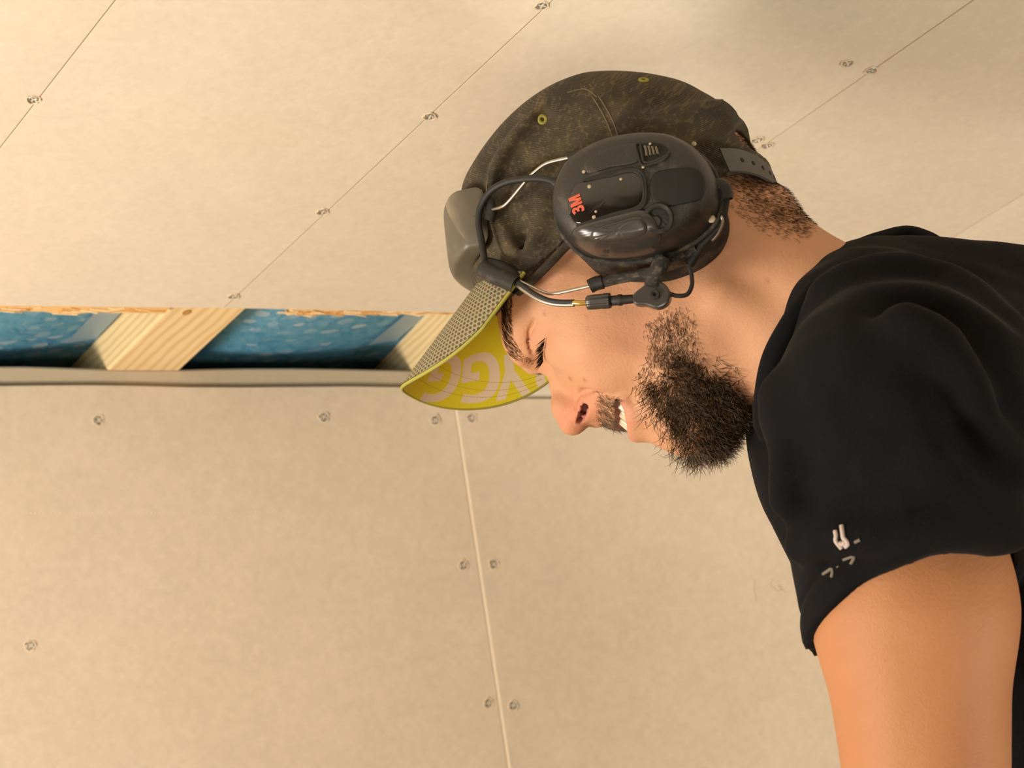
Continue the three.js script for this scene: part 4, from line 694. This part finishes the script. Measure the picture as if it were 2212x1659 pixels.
const RINGS = [[.90, .074], [.97, .0755], [1.0, .082], [1.015, .0865], [1.02, .093], [1.0, .0945], [1.0, .1005], [.985, .1085], [.955, .1145], [.90, .1190], [.80, .1218], [.62, .1238], [.40, .1248], [.18, .1252], [.001, .1253]];
function loft(rings) { const n = rings[0].length, pos = [], idx = []; for (const r of rings) for (const p of r) pos.push(p.x, p.y, p.z); for (let k = 0; k < rings.length - 1; k++) for (let i = 0; i < n; i++) { const a = k * n + i, b = k * n + (i + 1) % n; idx.push(a, b, a + n, b, b + n, a + n); } const g = new THREE.BufferGeometry(); g.setAttribute('position', new THREE.Float32BufferAttribute(pos, 3)); g.setIndex(idx); g.computeVertexNormals(); const nn = g.attributes.normal; const i0 = (rings.length - 1) * n; void i0; void nn; return g; }
const scaled = (s, z) => { const k = Math.max(0, (.1005 - z) / .03) * .010; return cupOut.map(p => V(cupC.x + (p.x - cupC.x) * s - k * .55, cupC.y + (p.y - cupC.y) * s - k * .75, z)); };   // the cup leans down towards its base
function faceZ(x, y) { const a = Math.atan2(y - cupC.y, x - cupC.x), r = Math.hypot(x - cupC.x, y - cupC.y); let best = 1e9, R = 1; for (const p of cupOut) { const d = Math.abs(Math.atan2(Math.sin(Math.atan2(p.y - cupC.y, p.x - cupC.x) - a), Math.cos(Math.atan2(p.y - cupC.y, p.x - cupC.x) - a))); if (d < best) { best = d; R = Math.hypot(p.x - cupC.x, p.y - cupC.y); } } const s = r / R; for (let i = 6; i < RINGS.length - 1; i++) if (s <= RINGS[i][0] && s >= RINGS[i + 1][0]) return lerp(RINGS[i][1], RINGS[i + 1][1], (RINGS[i][0] - s) / (RINGS[i][0] - RINGS[i + 1][0])); return RINGS[6][1]; }
const flip = g => { const ix = g.index.array; for (let i = 0; i < ix.length; i += 3) { const t = ix[i]; ix[i] = ix[i + 1]; ix[i + 1] = t; } g.computeVertexNormals(); return g; };
const orient = g => { g.computeBoundingBox(); return g; };
const cupShell = planarUV(orient(loft(RINGS.slice(5).map(([s, z]) => scaled(s, z)))), 9), cupBase = planarUV(orient(loft(RINGS.slice(0, 6).map(([s, z]) => scaled(s, z)))), 11);
const cupRim = planarUV(new THREE.TubeGeometry(new THREE.CatmullRomCurve3(scaled(1.012, .0945), true), 160, .0017, 8, true), 11);
const cushion = planarUV(loft([[.60, .0645], [.80, .0600], [.90, .0600], [.95, .0640], [.95, .0720], [.92, .0765], [.80, .078]].map(([s, z]) => scaled(s, z))), 9);
const onFace = (px, py) => { let z = .122, p; for (let k = 0; k < 5; k++) { p = H(px, py, z); z = faceZ(p.x, p.y); } p.z = z; return p; };
function pad(px, h, inset, steps = 5, n = 64) {   // raised pad that follows the domed face
  const c = new THREE.CatmullRomCurve3(px.map(q => onFace(...q)), true, 'centripetal').getPoints(n).slice(0, -1), m = V(0, 0, 0); c.forEach(p => m.addScaledVector(p, 1 / c.length));
  const ring = (s, dz) => c.map(p => { const x = lerp(m.x, p.x, s), y = lerp(m.y, p.y, s); return V(x, y, faceZ(x, y) + dz); });
  const k = inset / .015, rings = [ring(1, -.0012), ring(1, h * .5), ring(1 - k * .35, h * .88), ring(1 - k, h)]; for (let i = 1; i <= steps; i++) rings.push(ring((1 - k) * (1 - i / steps) + 1e-4, h)); return planarUV(loft(rings), 9);
}
function rimTube(px, r, up, n = 90) { const c = new THREE.CatmullRomCurve3(px.map(q => { const p = onFace(...q); p.z += up; return p; }), true, 'centripetal'); return new THREE.TubeGeometry(c, n, r, 7, true); }
{
  const cup = new THREE.Group(); cup.name = 'ear_cup'; muffs.add(cup);
  part('shell', cupShell, M.abs, cup); part('cup_base', cupBase, M.dusty, cup); part('rim', cupRim, M.dusty, cup); part('cushion', cushion, M.dusty, cup);
  const other = new THREE.Group(); other.name = 'ear_cup'; muffs.add(other);
  const mir = g => { const q = g.clone(); q.scale(1, 1, -1); return flip(q); };
  part('shell', mir(cupShell), M.abs, other); part('cup_base', mir(cupBase), M.dusty, other); part('cushion', mir(cushion), M.dusty, other);
  const panel = [[1241, 402], [1262, 392], [1320, 378], [1368, 369], [1386, 378], [1393, 405], [1391, 436], [1378, 450], [1330, 462], [1280, 476], [1246, 484], [1232, 470], [1228, 436]];
  part('glossy_panel', pad(panel, .0010, .002), M.gloss, cup).userData.label = 'glossy black label panel';
  part('panel_rim', rimTube([[1262, 391], [1320, 376], [1370, 367], [1389, 377], [1396, 405], [1394, 438], [1380, 453], [1330, 465], [1280, 479], [1248, 489], [1262, 484], [1330, 462], [1377, 449], [1390, 434], [1391, 404], [1385, 381], [1367, 371], [1320, 380]], .0010, .0012), M.abs, cup);
  part('control_pad', pad([[1236, 506], [1250, 490], [1290, 478], [1350, 462], [1392, 455], [1412, 470], [1428, 500], [1420, 516], [1380, 532], [1320, 540], [1272, 538], [1244, 525]], .0034, .004), M.pad, cup);
  part('button', pad([[1276, 508], [1290, 496], [1340, 480], [1386, 470], [1400, 482], [1404, 502], [1386, 515], [1340, 525], [1296, 526], [1278, 520]], .0044, .003), M.pad, cup);
  part('battery_door', pad([[1262, 362], [1275, 340], [1310, 322], [1370, 310], [1378, 318], [1382, 346], [1368, 354], [1320, 362], [1270, 374]], .0012, .0018), M.abs, cup);
  part('switch_dark_pad', pad([[1383, 314], [1400, 308], [1430, 312], [1444, 326], [1436, 336], [1410, 347], [1394, 352], [1386, 338]], .0004, .001), M.hole, cup);  // raised dark pad; the recess depth is only in its colour
  part('switch_frame', rimTube([[1375, 312], [1382, 310], [1387, 330], [1393, 352], [1412, 349], [1440, 336], [1446, 328], [1440, 340], [1412, 354], [1388, 358], [1380, 340]], .0009, .0010), M.abs, cup);
  for (let k = 0; k < 4; k++) part('switch_rib', tube([[1394 + k * 8, 316 + k], [1397 + k * 8, 326 + k], [1398 + k * 8, 338 - k * 1.5]].map(q => { const p = onFace(...q); p.z += .0012; return p; }), .0009, 10, 6), std({ color: 0x5c5442, roughness: .7 }), cup);
  part('volume_pad', pad([[1404, 396], [1416, 374], [1450, 366], [1500, 364], [1518, 376], [1524, 404], [1514, 430], [1480, 440], [1440, 446], [1414, 440]], .0014, .002), M.hole, cup);
  const ring = [], disc = []; for (let k = 0; k < 20; k++) { const a = k / 20 * 2 * Math.PI; ring.push([1423 + 28 * Math.cos(a), 473 + 28 * Math.sin(a)]); disc.push([1421 + 25 * Math.cos(a), 473 + 25 * Math.sin(a)]); }
  part('dial', pad(disc, .0008, .001), M.hole, cup); part('dial_ring', rimTube(ring, .0017, .0014), M.abs, cup);
  const knob = []; for (let k = 0; k < 16; k++) { const a = k / 16 * 2 * Math.PI; knob.push([1417 + 13 * Math.cos(a), 480 + 13 * Math.sin(a)]); } part('dial_button', pad(knob, .0018, .003), M.rub, cup);
  // red letters on the panel, reading upward
  const font = await new FontLoader().loadAsync('fonts/droid/droid_sans_bold.typeface.json');
  const tg = new TextGeometry('3M', { font, size: .0072, depth: .0005, curveSegments: 5, bevelEnabled: true, bevelSize: .00025, bevelThickness: .0001, bevelSegments: 1 }); tg.computeBoundingBox(); const bb = tg.boundingBox; tg.translate(-(bb.min.x + bb.max.x) / 2, -(bb.min.y + bb.max.y) / 2, 0); tg.scale(.82, 1.05, 1);
  const c0 = onFace(1247, 443), rx = onFace(1241, 424).sub(c0).normalize(), nz = V(0, 0, 1).addScaledVector(rx, -rx.z).normalize(), uy = nz.clone().cross(rx); const tp = c0.clone(); tp.z += .0012; const lf = onFace(1230, 447), rt = onFace(1264, 439); const tilt = V(rt.x - lf.x, rt.y - lf.y, rt.z - lf.z).normalize(), nn = rx.clone().cross(tilt).normalize().negate(); if (nn.z < 0) nn.negate(); const uu = nn.clone().cross(rx);
  tg.applyMatrix4(new THREE.Matrix4().makeBasis(rx, uu, nn).setPosition(tp)); part('logo', tg, std({ color: lin(.55, .10, .05), roughness: .45 }), cup).userData.label = 'red raised letters 3M'; void nz; void uy;
  // paint chips on the shell
  for (const [x, y, r] of [[1274, 404, .0013], [1342, 388, .0010], [1284, 470, .0013], [1288, 458, .0009], [1390, 362, .0010], [1262, 372, .0012], [1526, 456, .0026], [1405, 312, .0009], [1500, 312, .0016]]) { const p = onFace(x, y), g = new THREE.IcosahedronGeometry(r, 1); g.scale(1, 1, .35); g.translate(p.x, p.y, p.z + .0011); part('plaster_speck', g, std({ color: 0xa89a80, roughness: .9 }), cup); }

  // headband over the front of the cap (rounded plastic box that wraps the brow)
  const hbm = std({ map: dataTex(256, (x, y, i) => { const d = smooth(.4, .75, nA[(y % 256) * 512 + x]); return [84 + d * 46, 77 + d * 42, 64 + d * 34]; }, true, 1), roughness: .5, clearcoat: .2, clearcoatRoughness: .4 });
  const prof = (k) => { const e = [], N = 56; for (let i = 0; i < N; i++) { const a = i / N * 2 * Math.PI, c = Math.cos(a), s = Math.sin(a), u = Math.sign(c) * Math.pow(Math.abs(c), .36) * .0235 * k, v = Math.sign(s) * Math.pow(Math.abs(s), .36) * .0105 * k; e.push([u, v]); } return e; };
  const A = H(1024, 478), B = H(1038, 604), alongV = A.clone().sub(B).normalize(), outV = V(-alongV.y, alongV.x, 0); if (outV.x > 0) outV.negate();
  const rings = [], NZ = 40; for (let j = -1; j <= NZ + 1; j++) { const t = clamp(j / NZ, 0, 1), z = lerp(-.071, .071, t), k = j < 0 || j > NZ ? .02 : 1 - .22 * Math.pow(Math.abs(2 * t - 1), 14), back = .060 * (1 - Math.sqrt(Math.max(0, 1 - (z / .086) ** 2))); const c = A.clone().lerp(B, .5).addScaledVector(outV, .0065 - back); rings.push(prof(k).map(([u, v]) => V(c.x + alongV.x * u + outV.x * v, c.y + alongV.y * u + outV.y * v, z))); }
  part('headband', planarUV(loft(rings), 7), hbm, muffs).userData.label = 'dusty grey plastic headband box';

  // wire arms, cable, boom
  const w = (pts, r, m, name, seg = 60) => part(name, new THREE.TubeGeometry(new THREE.CatmullRomCurve3(pts.map(q => H(...q)), false, 'centripetal'), seg, r, 9), m, muffs);
  const bent = (pts) => { const o = []; pts.forEach((p, i) => { if (i === 0 || i === pts.length - 1) return o.push(p); for (const s of [-1, 1]) { const q = pts[i + s], L = Math.hypot(q[0] - p[0], q[1] - p[1]), t = Math.min(.25, 8 / L); o.push([lerp(p[0], q[0], t), lerp(p[1], q[1], t), lerp(p[2], q[2], t)]); } }); return o; };
  w(bent([[1262, 328, .106], [1240, 338, .104], [1178, 353, .100], [1147, 378, .096], [1088, 447, .084], [1058, 453, .076]]), .0012, M.steel, 'wire_arm', 90);
  w([[1228, 341, .104], [1246, 335, .105], [1264, 327, .106]], .0026, M.rub, 'wire_sleeve', 16); w([[1262, 329, .106], [1300, 312, .103], [1350, 300, .100]], .0028, M.rub, 'wire_sleeve', 20);
  w([[1214, 402, .104], [1200, 394, .103], [1172, 386, .100], [1130, 387, .094], [1090, 395, .088], [1058, 415, .083], [1038, 448, .079], [1034, 482, .078], [1040, 520, .079], [1046, 560, .080], [1048, 580, .080]], .0023, M.rub, 'cable', 120);
  w([[1198, 393, .103], [1216, 403, .104]], .0036, M.rub, 'cable_grommet', 8);
  w([[1056, 436, .074], [1060, 455, .075], [1054, 476, .074]], .0042, M.abs, 'wire_anchor', 16);
  w([[1042, 578, .079], [1060, 590, .080], [1092, 604, .082], [1116, 616, .083]], .0062, M.abs, 'connector', 30); w([[1052, 572, .076], [1080, 580, .078], [1108, 600, .080], [1118, 614, .081]], .0052, M.rub, 'connector_strap', 30);
  w(bent([[1112, 602, .082], [1122, 607, .084], [1186, 636, .090], [1280, 617, .096]]), .0011, M.steel, 'wire_arm', 70);
  w([[1274, 619, .096], [1286, 613, .096], [1302, 609, .096]], .0046, M.rub, 'arm_tip', 20); w([[1298, 610, .096], [1340, 600, .096], [1390, 592, .097], [1424, 582, .098]], .0037, M.dusty, 'hinge_arm', 30);
  w([[1114, 614, .084], [1136, 630, .089], [1160, 645, .092], [1184, 654, .094], [1210, 658, .095], [1240, 658, .096]], .0015, M.steel, 'boom_tube', 60);
  w([[1116, 608, .085], [1138, 624, .090], [1162, 639, .093], [1188, 649, .095], [1212, 652, .096], [1240, 652, .0965]], .0016, M.rub, 'boom_wire', 60);
  w([[1238, 654, .0965], [1254, 655, .097], [1268, 654, .097]], .0017, M.brass, 'brass_tip', 16);
  // knurled clamp nut, neck, hinge plate and bolt
  const axis = H(1372, 645, .098).sub(H(1268, 654, .098)).normalize(), lathe = (pts, a, name, m, seg = 24, flute = 0) => { const g = new THREE.LatheGeometry(pts.map(p => new THREE.Vector2(p[0], p[1])), seg), q = g.attributes.position; if (flute) for (let i = 0; i < q.count; i++) { const an = Math.atan2(q.getZ(i), q.getX(i)), k = 1 + flute * Math.cos(an * 8); q.setX(i, q.getX(i) * k); q.setZ(i, q.getZ(i) * k); } g.computeVertexNormals(); g.applyQuaternion(new THREE.Quaternion().setFromUnitVectors(V(0, 1, 0), axis)); g.translate(a.x, a.y, a.z); return part(name, g, m, muffs); };
  const mm = p => p.map(([r, h]) => [r / 1000, h / 1000]);
  lathe(mm([[0, 0], [3.4, .2], [4.4, 1.2], [4.6, 4], [4.6, 10], [4.8, 12], [4.8, 15], [4.4, 16], [0, 16]]), H(1266, 654, .098), 'clamp_nut', M.pad, 64, .06);
  lathe(mm([[0, 0], [3.2, 0], [3.2, 5], [3.6, 5.2], [3.6, 7.5], [3.0, 8], [2.8, 14], [2.4, 18], [0, 18]]), H(1318, 650, .098), 'clamp_neck', M.rub, 24);
  const hp = new THREE.CatmullRomCurve3([[1370, 642], [1392, 622], [1412, 610], [1432, 616], [1444, 634], [1440, 652], [1422, 662], [1396, 656], [1374, 654]].map(q => H(q[0], q[1], .099)), true, 'centripetal').getPoints(48); const sh = new THREE.Shape(hp.map(p => new THREE.Vector2(p.x, p.y))); const hg = new THREE.ExtrudeGeometry(sh, { depth: .005, bevelEnabled: true, bevelSize: .0012, bevelThickness: .0012, bevelSegments: 2 }); hg.translate(0, 0, .0945); part('hinge_plate', hg, M.pad, muffs);
  const bc = H(1415, 636, .1015), bolt = new THREE.LatheGeometry(mm([[0, 0], [1.2, 0], [1.2, 1.2], [2.6, 1.4], [3.0, .8], [3.0, -1]]).map(p => new THREE.Vector2(...p)), 24); bolt.rotateX(Math.PI / 2); bolt.translate(bc.x, bc.y, bc.z); part('bolt', bolt, M.abs, muffs);
  w([[1410, 618, .098], [1414, 600, .099], [1424, 578, .101], [1434, 560, .100]], .0055, M.dusty, 'hinge_stem', 24);
  // cable loop at the jaw and the arm behind the cup
  w([[1440, 632, .097], [1462, 639, .096], [1484, 636, .094], [1494, 618, .093], [1494, 596, .092], [1490, 574, .092], [1500, 556, .092]], .0014, M.rub, 'boom_cable', 80);
  w([[1490, 572, .090], [1512, 536, .090], [1536, 508, .090], [1556, 482, .090], [1564, 446, .090], [1566, 412, .091], [1556, 396, .093]], .0031, M.rub, 'rear_arm', 80);
  w([[1540, 402, .095], [1560, 406, .094], [1566, 432, .093]], .0054, M.rub, 'pivot', 24); w(bent([[1538, 520, .093], [1552, 504, .093], [1562, 478, .093], [1556, 466, .094]]), .0011, M.steel, 'rear_wire', 40);
  w([[1430, 560, .086], [1470, 555, .088], [1505, 536, .090]], .0042, M.dusty, 'cup_bracket', 24);
}
shade(scene);
console.log('done');
renderer.render(scene, camera);
